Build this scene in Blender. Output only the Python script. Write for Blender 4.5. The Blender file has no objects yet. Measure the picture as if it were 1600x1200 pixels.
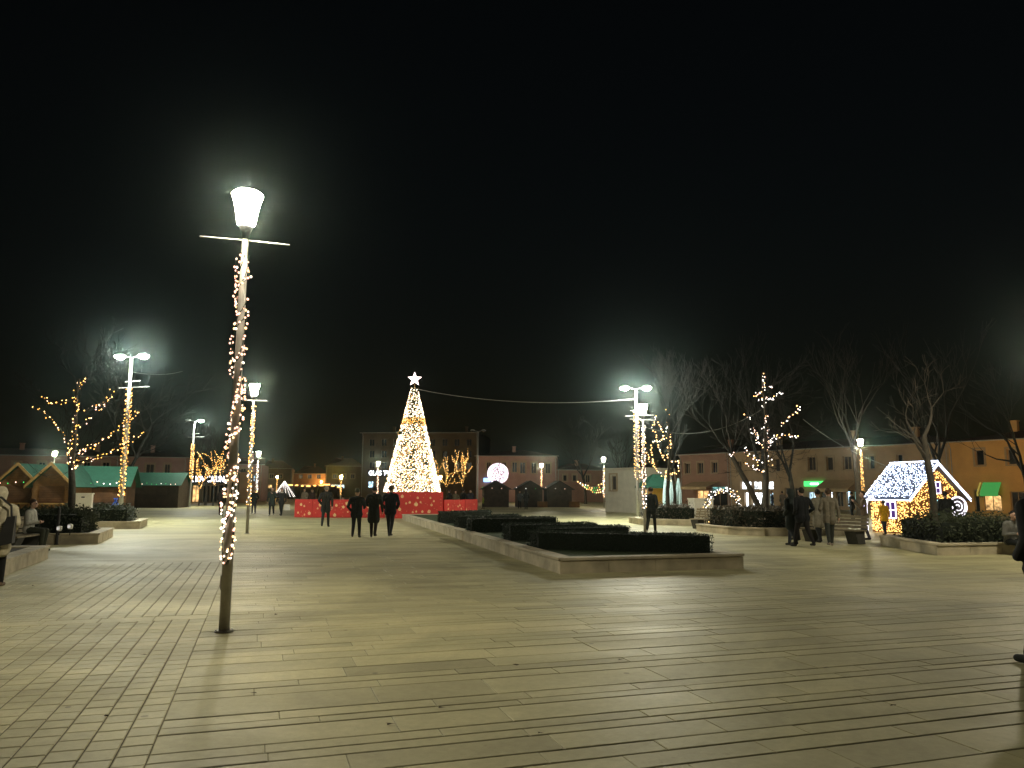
import bpy, bmesh, math, random
import numpy as np
from mathutils import Vector, Matrix

sc = bpy.context.scene
C = sc.collection
R = math.radians
rnd = random.Random(7)

# ------------------------------------------------------------------ camera
FPX, EYE = 1202.0, 1.6                       # focal length in pixels of the 1600 px photo, eye height
PITCH, ROLL = math.atan(168 / FPX), R(0.25)
cp, sp, cr, sr = math.cos(PITCH), math.sin(PITCH), math.cos(ROLL), math.sin(ROLL)
cam_d = bpy.data.cameras.new('camera')
cam_d.sensor_width = 36.0
cam_d.lens = 36.0 * FPX / 1600.0
cam_d.clip_start, cam_d.clip_end = 0.05, 3000
cam = bpy.data.objects.new('camera', cam_d)
C.objects.link(cam)
M = Matrix(((cr, -sr, 0, 0), (-sr * sp, -cr * sp, -cp, 0), (sr * cp, cr * cp, -sp, EYE), (0, 0, 0, 1)))
cam.matrix_world = M
sc.camera = cam

# ------------------------------------------------------------------ world, exposure
w = bpy.data.worlds.new('World'); sc.world = w; w.use_nodes = True
nt = w.node_tree
sky = nt.nodes.new('ShaderNodeTexSky'); sky.sky_type = 'NISHITA'; sky.sun_disc = False
sky.sun_elevation = R(2.0); sky.sun_rotation = R(200); sky.air_density = 1.0; sky.dust_density = 2.0
nt.links.new(sky.outputs[0], nt.nodes['Background'].inputs[0])
nt.nodes['Background'].inputs[1].default_value = 0.002
sc.view_settings.view_transform = 'Standard'; sc.view_settings.look = 'None'
sc.view_settings.exposure = 0.15; sc.view_settings.gamma = 1.0
sc.cycles.use_denoising = True
sc.cycles.sample_clamp_indirect = 3.0
sc.cycles.max_bounces = 5; sc.cycles.diffuse_bounces = 3; sc.cycles.glossy_bounces = 2
sc.cycles.caustics_reflective = False; sc.cycles.caustics_refractive = False

HAZE = 0.00035             # density of the haze added for the glow round the lamps
sc.cycles.volume_bounces = 0
LANTERN = 620.0          # radiance of the lantern glass
FLOOD = 1450.0            # radiance of the floodlight lenses on the tall masts

# ------------------------------------------------------------------ measuring helpers (photo pixel -> place in the square)
def ray(px, py):
    x, y = (px - 800) / FPX, (600 - py) / FPX
    xr, yu = x * cr - y * sr, x * sr + y * cr
    return Vector((xr, cp - yu * sp, sp + yu * cp))
def G(px, py, z=0.0):
    d = ray(px, py); t = (z - EYE) / d.z
    return Vector((d.x * t, d.y * t, z))
def P(px, py, Y):
    d = ray(px, py); t = Y / d.y
    return Vector((d.x * t, Y, EYE + d.z * t))
AX = R(18)
U = Vector((math.cos(AX), math.sin(AX), 0)); V = Vector((-math.sin(AX), math.cos(AX), 0))
def AB(a, b, z=0.0):
    q = U * a + V * b; q.z = z; return q

# ------------------------------------------------------------------ mesh builder
class MB:
    def __init__(s): s.v = []; s.f = []; s.m = []; s.mi = 0
    def add(s, vs, fs):
        o = len(s.v); s.v.extend([tuple(q) for q in vs])
        for f in fs: s.f.append(tuple(i + o for i in f)); s.m.append(s.mi)
    def box(s, c, sz, rz=0.0, top=1.0):
        x, y, z = sz[0] / 2, sz[1] / 2, sz[2] / 2; k = top
        pts = [(-x, -y, -z), (x, -y, -z), (x, y, -z), (-x, y, -z), (-x * k, -y * k, z), (x * k, -y * k, z), (x * k, y * k, z), (-x * k, y * k, z)]
        cs, sn = math.cos(rz), math.sin(rz)
        s.add([(c[0] + p[0] * cs - p[1] * sn, c[1] + p[0] * sn + p[1] * cs, c[2] + p[2]) for p in pts],
              [(0, 3, 2, 1), (4, 5, 6, 7), (0, 1, 5, 4), (1, 2, 6, 5), (2, 3, 7, 6), (3, 0, 4, 7)])
    def prism(s, poly, z0, z1):
        n = len(poly)
        s.add([(p[0], p[1], z0) for p in poly] + [(p[0], p[1], z1) for p in poly],
              [tuple(range(n - 1, -1, -1)), tuple(range(n, 2 * n))] + [(i, (i + 1) % n, n + (i + 1) % n, n + i) for i in range(n)])
    def slab(s, pts, thick):                      # pts: planar polygon in 3d, extruded along -normal
        pts = [Vector(p) for p in pts]; nrm = (pts[1] - pts[0]).cross(pts[2] - pts[0]).normalized() * thick
        n = len(pts)
        s.add(pts + [p - nrm for p in pts], [tuple(range(n)), tuple(range(2 * n - 1, n - 1, -1))] + [(n + i, n + (i + 1) % n, (i + 1) % n, i) for i in range(n)])
    def tube(s, pts, rad, n=6, cap=True):
        pts = [Vector(p) for p in pts]
        if not hasattr(rad, '__len__'): rad = [rad] * len(pts)
        o = len(s.v); up = None
        for i, p in enumerate(pts):
            d = (pts[min(i + 1, len(pts) - 1)] - pts[max(i - 1, 0)])
            d = d.normalized() if d.length > 1e-9 else Vector((0, 0, 1))
            if up is None: up = Vector((1, 0, 0)) if abs(d.x) < .9 else Vector((0, 1, 0))
            a = (up - d * up.dot(d)).normalized(); b = d.cross(a); up = a
            for k in range(n):
                t = 2 * math.pi * k / n
                s.v.append(tuple(p + a * (rad[i] * math.cos(t)) + b * (rad[i] * math.sin(t))))
        for i in range(len(pts) - 1):
            for k in range(n):
                k2 = (k + 1) % n
                s.f.append((o + i * n + k, o + i * n + k2, o + (i + 1) * n + k2, o + (i + 1) * n + k)); s.m.append(s.mi)
        if cap:
            s.f.append(tuple(o + k for k in range(n - 1, -1, -1))); s.m.append(s.mi)
            e = o + (len(pts) - 1) * n
            s.f.append(tuple(e + k for k in range(n))); s.m.append(s.mi)
    def lathe(s, prof, n=12, c=(0, 0, 0)):
        s.tube_rings([(c[0], c[1], c[2] + z) for r, z in prof], [r for r, z in prof], n)
    def tube_rings(s, cs, rs, n):
        o = len(s.v)
        for c, r in zip(cs, rs):
            for k in range(n):
                t = 2 * math.pi * k / n
                s.v.append((c[0] + r * math.cos(t), c[1] + r * math.sin(t), c[2]))
        for i in range(len(cs) - 1):
            for k in range(n):
                k2 = (k + 1) % n
                s.f.append((o + i * n + k, o + i * n + k2, o + (i + 1) * n + k2, o + (i + 1) * n + k)); s.m.append(s.mi)
        s.f.append(tuple(o + k for k in range(n - 1, -1, -1))); s.m.append(s.mi)
        e = o + (len(cs) - 1) * n
        s.f.append(tuple(e + k for k in range(n))); s.m.append(s.mi)
    def bulb(s, c, r, fine=False):
        x, y, z = c
        if fine:
            s.lathe([(r * .35, -r * .95), (r * .82, -r * .55), (r, 0), (r * .82, r * .55), (r * .3, r * .97)], 8, c); return
        s.add([(x + r, y, z), (x - r, y, z), (x, y + r, z), (x, y - r, z), (x, y, z + r), (x, y, z - r)],
              [(0, 2, 4), (2, 1, 4), (1, 3, 4), (3, 0, 4), (2, 0, 5), (1, 2, 5), (3, 1, 5), (0, 3, 5)])
    def leaf(s, c, sz, rg):
        a = Vector((rg.gauss(0, 1), rg.gauss(0, 1), rg.gauss(0, 1))).normalized()
        b = a.orthogonal().normalized(); c = Vector(c)
        s.add([c - a * sz, c + b * sz * .5, c + a * sz, c - b * sz * .5], [(0, 1, 2, 3)])
    def build(s, name, mats, parent=None, loc=(0, 0, 0), rz=0.0, smooth=False):
        me = bpy.data.meshes.new(name)
        me.from_pydata(s.v, [], s.f)
        if not isinstance(mats, (list, tuple)): mats = [mats]
        for m_ in mats: me.materials.append(m_)
        if len(mats) > 1: me.polygons.foreach_set('material_index', s.m)
        if smooth: me.polygons.foreach_set('use_smooth', [True] * len(me.polygons))
        me.update()
        o = bpy.data.objects.new(name, me); C.objects.link(o)
        o.location = loc; o.rotation_euler = (0, 0, rz)
        if parent is not None: o.parent = parent
        return o

def tag(o, label=None, cat=None, group=None, kind=None):
    if label: o['label'] = label
    if cat: o['category'] = cat
    if group: o['group'] = group
    if kind: o['kind'] = kind
    return o
def empty(name, loc, rz=0.0, label=None, cat=None, group=None):
    o = bpy.data.objects.new(name, None); C.objects.link(o)
    o.location = loc; o.rotation_euler = (0, 0, rz); o.empty_display_size = .2
    return tag(o, label, cat, group)
def stuff(o): o['kind'] = 'stuff'; return o

# ------------------------------------------------------------------ materials
def mat(name, col, rough=.75, var=.18, scale=6.0, bump=0.0, bscale=40.0, spec=.3, metal=0.0, world=False, alpha_col=None):
    m = bpy.data.materials.new(name); m.use_nodes = True; n = m.node_tree.nodes; l = m.node_tree.links
    b = n['Principled BSDF']; b.inputs['Roughness'].default_value = rough; b.inputs['Metallic'].default_value = metal
    b.inputs['Specular IOR Level'].default_value = spec
    tc = n.new('ShaderNodeNewGeometry') if world else n.new('ShaderNodeTexCoord')
    co = tc.outputs['Position'] if world else tc.outputs['Object']
    nz = n.new('ShaderNodeTexNoise'); nz.inputs['Scale'].default_value = scale; nz.inputs['Detail'].default_value = 6
    l.new(co, nz.inputs['Vector'])
    rp = n.new('ShaderNodeValToRGB'); e = rp.color_ramp.elements
    c2 = alpha_col or col
    e[0].position, e[1].position = .3, .7
    e[0].color = (*[max(0, c * (1 - var)) for c in col], 1); e[1].color = (*[min(1, c * (1 + var)) for c in c2], 1)
    l.new(nz.outputs['Fac'], rp.inputs[0]); l.new(rp.outputs[0], b.inputs['Base Color'])
    if bump:
        n2 = n.new('ShaderNodeTexNoise'); n2.inputs['Scale'].default_value = bscale; n2.inputs['Detail'].default_value = 4
        l.new(co, n2.inputs['Vector'])
        bp = n.new('ShaderNodeBump'); bp.inputs['Strength'].default_value = bump; bp.inputs['Distance'].default_value = .02
        l.new(n2.outputs['Fac'], bp.inputs['Height']); l.new(bp.outputs[0], b.inputs['Normal'])
    return m
def emit(name, col, strength, sample=True):
    m = bpy.data.materials.new(name); m.use_nodes = True; n = m.node_tree.nodes; l = m.node_tree.links
    n.remove(n['Principled BSDF']); e = n.new('ShaderNodeEmission')
    e.inputs[0].default_value = (*col, 1); e.inputs[1].default_value = strength
    l.new(e.outputs[0], n['Material Output'].inputs[0])
    if not sample: m.cycles.emission_sampling = 'NONE'
    return m
def boards(name, col, period=.14, horiz=True):
    m = mat(name, col, .7, .3, 3.0, .15, 60); n = m.node_tree.nodes; l = m.node_tree.links
    tc = n.new('ShaderNodeTexCoord'); wv = n.new('ShaderNodeTexWave'); wv.wave_type = 'BANDS'; wv.wave_profile = 'SAW'
    wv.bands_direction = 'Z' if horiz else 'X'; wv.inputs['Scale'].default_value = 1 / period / math.pi * 1.57
    l.new(tc.outputs['Object'], wv.inputs['Vector'])
    bp = [x for x in n if x.type == 'BUMP'][0]
    b2 = n.new('ShaderNodeBump'); b2.inputs['Strength'].default_value = .8; b2.inputs['Distance'].default_value = .02
    l.new(wv.outputs['Fac'], b2.inputs['Height']); l.new(bp.outputs[0], b2.inputs['Normal'])
    l.new(b2.outputs[0], n['Principled BSDF'].inputs['Normal'])
    return m

def paving_mat(name, col, var):
    m = bpy.data.materials.new(name); m.use_nodes = True; n = m.node_tree.nodes; l = m.node_tree.links
    b = n['Principled BSDF']; b.inputs['Specular IOR Level'].default_value = .35
    geo = n.new('ShaderNodeNewGeometry')
    at = n.new('ShaderNodeAttribute'); at.attribute_name = 'tone'
    n1 = n.new('ShaderNodeTexNoise'); n1.inputs['Scale'].default_value = .55; n1.inputs['Detail'].default_value = 5
    n2 = n.new('ShaderNodeTexNoise'); n2.inputs['Scale'].default_value = 14; n2.inputs['Detail'].default_value = 8; n2.inputs['Roughness'].default_value = .7
    mp = n.new('ShaderNodeMapping'); mp.inputs['Rotation'].default_value = (0, 0, -AX); mp.inputs['Scale'].default_value = (.35, 2.2, 1)
    l.new(geo.outputs['Position'], mp.inputs[0]); l.new(mp.outputs[0], n1.inputs['Vector']); l.new(geo.outputs['Position'], n2.inputs['Vector'])
    def math_(op, a, b_, c=None):
        x = n.new('ShaderNodeMath'); x.operation = op
        for i, q in enumerate((a, b_, c)):
            if q is None: continue
            if isinstance(q, (int, float)): x.inputs[i].default_value = q
            else: l.new(q, x.inputs[i])
        return x.outputs[0]
    s1 = math_('MULTIPLY_ADD', n1.outputs['Fac'], .55, .72)
    s2 = math_('MULTIPLY_ADD', n2.outputs['Fac'], .5, .75)
    s3 = math_('MULTIPLY_ADD', at.outputs['Fac'], var * 1.25, 1 - var * .6)
    k = math_('MULTIPLY', math_('MULTIPLY', s1, s2), s3)
    vm = n.new('ShaderNodeVectorMath'); vm.operation = 'SCALE'; vm.inputs[0].default_value = col; l.new(k, vm.inputs['Scale'])
    # chewing-gum / dirt spots
    vo = n.new('ShaderNodeTexVoronoi'); vo.inputs['Scale'].default_value = 1.3; l.new(geo.outputs['Position'], vo.inputs['Vector'])
    sp_ = math_('GREATER_THAN', vo.outputs['Distance'], .035)
    sp2 = math_('MULTIPLY_ADD', sp_, .45, .55)
    vm2 = n.new('ShaderNodeVectorMath'); vm2.operation = 'SCALE'; l.new(vm.outputs[0], vm2.inputs[0]); l.new(sp2, vm2.inputs['Scale'])
    n3 = n.new('ShaderNodeTexNoise'); n3.inputs['Scale'].default_value = .23; n3.inputs['Detail'].default_value = 9; n3.inputs['Roughness'].default_value = .68; n3.inputs['Distortion'].default_value = 1.2
    l.new(geo.outputs['Position'], n3.inputs['Vector'])
    st = n.new('ShaderNodeMapRange'); st.inputs[1].default_value = .42; st.inputs[2].default_value = .6; st.inputs[3].default_value = .74; st.inputs[4].default_value = 1.06; l.new(n3.outputs['Fac'], st.inputs[0])
    vo2 = n.new('ShaderNodeTexVoronoi'); vo2.inputs['Scale'].default_value = 5.5; l.new(geo.outputs['Position'], vo2.inputs['Vector'])
    g2 = math_('MULTIPLY_ADD', math_('GREATER_THAN', vo2.outputs['Distance'], .07), .16, .84)
    vm3 = n.new('ShaderNodeVectorMath'); vm3.operation = 'SCALE'; l.new(vm2.outputs[0], vm3.inputs[0]); l.new(math_('MULTIPLY', st.outputs[0], g2), vm3.inputs['Scale'])
    l.new(vm3.outputs[0], b.inputs['Base Color'])
    l.new(math_('MULTIPLY_ADD', n1.outputs['Fac'], -.3, .72), b.inputs['Roughness'])
    bp = n.new('ShaderNodeBump'); bp.inputs['Strength'].default_value = .25; bp.inputs['Distance'].default_value = .01
    l.new(n2.outputs['Fac'], bp.inputs['Height']); l.new(bp.outputs[0], b.inputs['Normal'])
    return m

STONE = (.45, .42, .235)
M_ = {}
M_['slab'] = paving_mat('slab_stone', STONE, .2)
M_['paver'] = paving_mat('paver_stone', (.47, .44, .255), .16)
M_['joint'] = mat('joint_dirt', (.1, .089, .058), .95, .3, 20)
M_['ground'] = paving_mat('square_stone', STONE, 0.0)
M_['limestone'] = mat('limestone', (.44, .39, .28), .75, .3, 2.2, .25, 60)
M_['soil'] = mat('soil', (.03, .024, .017), .95, .3, 9)
M_['lawn'] = mat('lawn', (.03, .05, .016), .9, .3, 9, .4, 90)
M_['hedge'] = mat('hedge_leaf', (.010, .021, .008), .6, .4, 12)
M_['hedgecore'] = mat('hedge_core', (.008, .012, .006), .9, .2, 12)
M_['shrub'] = mat('shrub_leaf', (.026, .034, .015), .6, .4, 10)
M_['shrubred'] = mat('shrub_leaf_brownish', (.05, .04, .022), .6, .4, 10)
M_['bark'] = mat('bark', (.045, .038, .028), .9, .35, 7, .5, 30)
M_['twig'] = mat('twig_bark', (.013, .012, .01), .85, .25, 7)
M_['iron'] = mat('painted_iron', (.36, .345, .31), .5, .15, 9, spec=.4)
M_['dark'] = mat('dark_metal', (.02, .02, .02), .5, .15, 9)
M_['galv'] = mat('galvanised_steel', (.42, .42, .40), .45, .12, 14, metal=.6)
M_['wire'] = mat('green_wire', (.012, .035, .012), .6, .1, 9)
M_['cable'] = mat('grey_cable', (.22, .22, .2), .6, .1, 9)
M_['lantern'] = emit('lantern_glass', (1.0, .90, .66), LANTERN)
M_['lanternfar'] = emit('lantern_glass_sodium', (1.0, .5, .11), 380)
M_['flood'] = emit('floodlight_lens', (.97, 1.0, .84), FLOOD)
M_['b_warm'] = emit('bulb_warm', (1.0, .56, .2), 5.5, False)
M_['b_gold'] = emit('bulb_gold', (1.0, .48, .1), 3.2, False)
M_['b_pink'] = emit('bulb_pinkish', (1.0, .62, .46), 4.6, False)
M_['b_white'] = emit('bulb_white', (1.0, .92, .86), 5.0, False)
M_['b_cool'] = emit('bulb_cool', (.62, .74, 1.0), 5.0, False)
M_['n_pink'] = emit('near_bulb_pink', (1.0, .52, .36), 3.0, False)
M_['n_warm'] = emit('near_bulb_warm', (1.0, .58, .26), 3.3, False)
M_['n_white'] = emit('near_bulb_white', (1.0, .82, .62), 4.0, False)
M_['x_white'] = emit('tree_bulb_white', (1.0, .86, .68), 6.0)
M_['x_warm'] = emit('tree_bulb_warm', (1.0, .64, .28), 4.2, False)
M_['x_gold'] = emit('tree_bulb_gold', (1.0, .45, .08), 2.2, False)
M_['h_warm'] = emit('house_bulb_warm', (1.0, .55, .15), 5.0)
M_['h_cool'] = emit('house_bulb_cool', (.70, .80, 1.0), 5.5)
M_['neon'] = emit('neon_white', (.94, .88, 1.0), 2.4)
M_['neonteal'] = emit('neon_teal', (.5, .85, 1.0), 2.0)
M_['wood'] = boards('kiosk_boards', (.075, .034, .014))
M_['woodpale'] = boards('kiosk_boards_pale', (.14, .07, .026))
M_['wooddark'] = boards('kiosk_boards_dark', (.055, .04, .03))
M_['trim'] = mat('kiosk_trim', (.25, .15, .05), .7, .2, 5)
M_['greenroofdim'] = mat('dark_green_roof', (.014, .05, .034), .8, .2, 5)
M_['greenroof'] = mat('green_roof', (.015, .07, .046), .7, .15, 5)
M_['darkroof'] = mat('dark_roof', (.03, .028, .024), .8, .3, 5)
M_['tile'] = mat('roof_tile', (.09, .05, .035), .85, .3, 5)
M_['red'] = mat('red_panel', (.50, .035, .03), .55, .12, 2)
M_['goldprint'] = mat('gold_print', (.75, .5, .25), .5, .2, 12)
M_['xtree'] = mat('artificial_fir', (.035, .05, .02), .8, .4, 9)
M_['white'] = mat('white_paint', (.72, .70, .62), .6, .07, 4)
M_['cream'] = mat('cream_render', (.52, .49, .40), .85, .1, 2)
M_['tan'] = mat('tan_render', (.40, .29, .18), .9, .14, .8)
M_['brown'] = mat('brown_render', (.30, .18, .13), .9, .14, .8)
M_['ochre'] = mat('ochre_render', (.58, .34, .12), .9, .12, .8)
M_['pink'] = mat('rose_render', (.36, .22, .19), .9, .14, .8)
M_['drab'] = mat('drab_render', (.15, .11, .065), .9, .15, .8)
M_['frame'] = mat('window_trim', (.34, .26, .165), .7, .1, 5)
M_['glass'] = mat('dark_glass', (.012, .013, .015), .15, .1, 5, spec=.5)
M_['shutter'] = mat('shutter', (.05, .04, .035), .7, .15, 5)
M_['shopwhite'] = emit('shop_light_white', (.92, .96, 1.0), 4.5)
M_['shopblue'] = emit('shop_light_blue', (.55, .82, 1.0), 2.0)
M_['shopwarm'] = emit('shop_light_warm', (1.0, .58, .22), 1.2)
M_['shopteal'] = emit('shop_light_teal', (.35, .85, .8), .7)
for k_ in ('shopwhite', 'shopblue', 'shopwarm', 'shopteal'):
    n = M_[k_].node_tree.nodes; l = M_[k_].node_tree.links; e = [x for x in n if x.type == 'EMISSION'][0]; base = e.inputs[1].default_value
    tc = n.new('ShaderNodeTexCoord'); nz = n.new('ShaderNodeTexNoise'); nz.inputs['Scale'].default_value = 2.2; nz.inputs['Detail'].default_value = 5; l.new(tc.outputs['Object'], nz.inputs['Vector'])
    mr = n.new('ShaderNodeMapRange'); mr.inputs[1].default_value = .36; mr.inputs[2].default_value = .66; mr.inputs[3].default_value = base * .15; mr.inputs[4].default_value = base * 1.5; l.new(nz.outputs['Fac'], mr.inputs[0]); l.new(mr.outputs[0], e.inputs[1])
M_['sign'] = emit('sign_white', (.9, .9, 1.0), 6.0)
M_['signgreen'] = emit('sign_green', (.08, .9, .18), 1.5)
M_['signblue'] = emit('sign_blue', (.25, .5, 1.0), 3.0)
M_['awning'] = mat('awning_beige', (.5, .38, .22), .85, .1, 4)
M_['awngreen'] = emit('awning_green_backlit', (.12, .62, .14), .42)
M_['awnyellow'] = emit('awning_yellow_backlit', (.8, .62, .12), .4)
M_['bagblue'] = mat('blue_plastic', (.03, .09, .5), .5, .1, 9)
M_['concrete'] = mat('bench_concrete', (.06, .058, .05), .85, .15, 9, .2, 60)
M_['slat'] = mat('bench_slat', (.2, .17, .11), .7, .25, 7)
M_['orangepost'] = mat('ochre_post', (.7, .4, .07), .7, .1, 9)
M_['pane_purple'] = emit('house_pane_purple', (.22, .08, .5), .35)
M_['teal'] = mat('teal_paint', (.02, .2, .22), .6, .1, 9)
M_['parasol'] = mat('folded_parasol', (.42, .55, .58), .85, .15, 8)
M_['litter'] = mat('fallen_leaf', (.05, .035, .015), .9, .3, 30)

# ================================================================== THE SETTING
# ---- ground: one sheet to the horizon
g_ = MB(); g_.add([(-320, -60, -.012), (320, -60, -.012), (320, 520, -.012), (-320, 520, -.012)], [(0, 1, 2, 3)])
ground = g_.build('ground', M_['ground']); tag(ground, kind='structure')

def in_view(q, margin=1.25):
    if q.y < 2.6: return False
    return abs(q.x) / q.y < .70 * margin + .6 / q.y

def paving(name, mkey, rects, bed):
    """rects: list of (a0,a1,b0,b1,tone). The 300 that show largest are slabs of their own, the rest one joined part."""
    root = MB()
    root.add([tuple(AB(a, b, -.007)) for a, b in bed], [tuple(range(len(bed)))])
    ro = root.build(name, M_['joint']); tag(ro, kind='structure')
    items = []
    for (a0, a1, b0, b1, t) in rects:
        c = AB((a0 + a1) / 2, (b0 + b1) / 2)
        if not in_view(c): continue
        inside = abs(c.x) / c.y < .70 and c.y > 4.2
        size = (a1 - a0) * (b1 - b0) / c.y ** 3 if inside else 0
        items.append((size, a0, a1, b0, b1, t))
    items.sort(reverse=True)
    def slab(mb, a0, a1, b0, b1):
        e = min(.006, (b1 - b0) * .06); z = 0.0 + rnd.uniform(-.0015, .0015)
        lo = [AB(a0, b0, -.02), AB(a1, b0, -.02), AB(a1, b1, -.02), AB(a0, b1, -.02)]
        md = [AB(a0, b0, z - .004), AB(a1, b0, z - .004), AB(a1, b1, z - .004), AB(a0, b1, z - .004)]
        hi = [AB(a0 + e, b0 + e, z), AB(a1 - e, b0 + e, z), AB(a1 - e, b1 - e, z), AB(a0 + e, b1 - e, z)]
        mb.add(lo + md + hi, [(8, 9, 10, 11)] + [(i, (i + 1) % 4, 4 + (i + 1) % 4, 4 + i) for i in range(4)] + [(4 + i, 4 + (i + 1) % 4, 8 + (i + 1) % 4, 8 + i) for i in range(4)])
    def tone(o, vals):
        at = o.data.attributes.new('tone', 'FLOAT', 'FACE'); at.data.foreach_set('value', vals)
    for it in items[:300]:
        mb = MB(); slab(mb, *it[1:5])
        o = mb.build('paving_slab', M_[mkey], ro); tone(o, [it[5]] * len(mb.f))
    mb = MB(); tv = []
    for it in items[300:]:
        k = len(mb.f); slab(mb, *it[1:5]); tv += [it[5]] * (len(mb.f) - k)
    o = mb.build('remaining_slabs', M_[mkey], ro); tone(o, tv); stuff(o)
    return ro

EDGE = -.56
rects = []
bs = [2.6, 2.95, 3.36, 3.6, 3.9, 4.3, 4.54, 4.75, 5.067, 5.23, 5.403, 5.789, 5.944, 6.151, 6.661, 6.896, 7.091, 7.453, 7.891, 8.188]
while bs[-1] < 34: bs.append(bs[-1] + rnd.choice((.17, .2, .23, .32, .41, .44)))
for i in range(len(bs) - 1):
    a = EDGE; first = True
    while a < 27:
        ln = rnd.uniform(.75, 1.7) if not first else rnd.uniform(.5, 1.6); first = False
        dark = -.55 if rnd.random() < .06 else 0
        jn = .009 if bs[i + 1] - bs[i] > .3 or rnd.random() < .5 else .006
        rects.append((a + .001, a + ln - .0015, bs[i] + .003, bs[i + 1] - jn * 1.6, rnd.random() + dark))
        a += ln
paving('plaza_paving', 'slab', rects, [(EDGE, 2.4), (27, 2.4), (27, bs[-1]), (EDGE, bs[-1])])

rects = []
cols = [EDGE]
while cols[-1] > -15: cols.append(cols[-1] - rnd.choice((.19, .195, .2)))
for i in range(len(cols) - 1):
    b = 3.0
    while b < 19:
        if 10.72 < b < 11.05 : b = 11.06; continue
        ln = rnd.choice((.19, .2, .21))
        if 10.5 < b < 10.75 or b + ln > 10.72 and b < 10.72: ln = 10.72 - b
        if ln < .03: b = 11.06; continue
        rects.append((cols[i + 1] + .005, cols[i] - .005, b + .005, b + ln - .005, rnd.random()))
        b += ln
for k in range(24): rects.append((EDGE - .62 * (k + 1) + .003, EDGE - .62 * k - .003, 10.73, 11.05, .9 + rnd.random() * .4))
paving('paver_strip', 'paver', rects, [(-15.3, 2.8), (EDGE, 2.8), (EDGE, 19), (-15.3, 19)])

# ---- fallen leaves
lf = MB()
for px, py in [(225, 1025), (165, 1120), (970, 1032), (807, 1040), (610, 1133), (688, 1108), (845, 1147), (430, 961), (298, 891), (1292, 1045), (395, 1085), (1395, 1104), (52, 916), (1268, 868), (540, 986)]:
    c = G(px, py); s_ = rnd.uniform(.018, .034); t = rnd.uniform(0, 6.28)
    pts = []
    for k in range(7):
        an = t + 2 * math.pi * k / 7; rr = s_ * (1 if k % 2 else .55) * rnd.uniform(.8, 1.3)
        pts.append((c.x + rr * math.cos(an) * 1.4, c.y + rr * math.sin(an) * .8, .006 + rnd.uniform(0, .012)))
    lf.add(pts, [tuple(range(7))])
tag(lf.build('fallen_leaves', M_['litter']), 'scattered brown fallen leaves on the pale paving', 'leaves', kind='stuff')

# ------------------------------------------------------------------ leaf helpers
def leafy_box(name, poly, z0, z1, label, dens, size, mk='hedge', cat='hedge', group=None, rough=.05, core=True):
    """a clipped or loose hedge over a convex ground polygon: dark core + leaf faces on its skin"""
    poly = [Vector((p[0], p[1], 0)) for p in poly]; n = len(poly); cen = sum(poly, Vector()) / n
    root = empty(name, (cen.x, cen.y, z0), 0, label, cat, group)
    L = [p - cen for p in poly]
    if core:
        k = MB(); k.prism([(p.x * .97, p.y * .97) for p in L], 0, (z1 - z0) * .95); k.build('core', M_['hedgecore'], root)
    lv = MB(); rg = random.Random(len(label) * 31 + int(cen.x * 10))
    h = z1 - z0
    for i in range(n):
        a, b = L[i], L[(i + 1) % n]; ln = (b - a).length; nr = Vector(((b - a).y, -(b - a).x, 0)).normalized()
        for _ in range(int(ln * h * dens)):
            t = rg.random(); zz = rg.random() * h
            lv.leaf(a.lerp(b, t) + nr * rg.gauss(0, rough) + Vector((0, 0, zz)), size * rg.uniform(.6, 1.3), rg)
    xs = [p.x for p in L]; ys = [p.y for p in L]
    def inside(x, y):
        s = None
        for i in range(n):
            a, b = L[i], L[(i + 1) % n]; c = (b.x - a.x) * (y - a.y) - (b.y - a.y) * (x - a.x)
            if s is None: s = c > 0
            elif (c > 0) != s: return False
        return True
    area = (max(xs) - min(xs)) * (max(ys) - min(ys))
    for _ in range(int(area * dens)):
        x, y = rg.uniform(min(xs), max(xs)), rg.uniform(min(ys), max(ys))
        if inside(x, y): lv.leaf((x, y, h + rg.gauss(0, rough) + .012 * math.sin(x * 5) * math.cos(y * 4)), size * rg.uniform(.6, 1.3), rg)
    stuff(lv.build('foliage', M_[mk], root))
    return root

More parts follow.
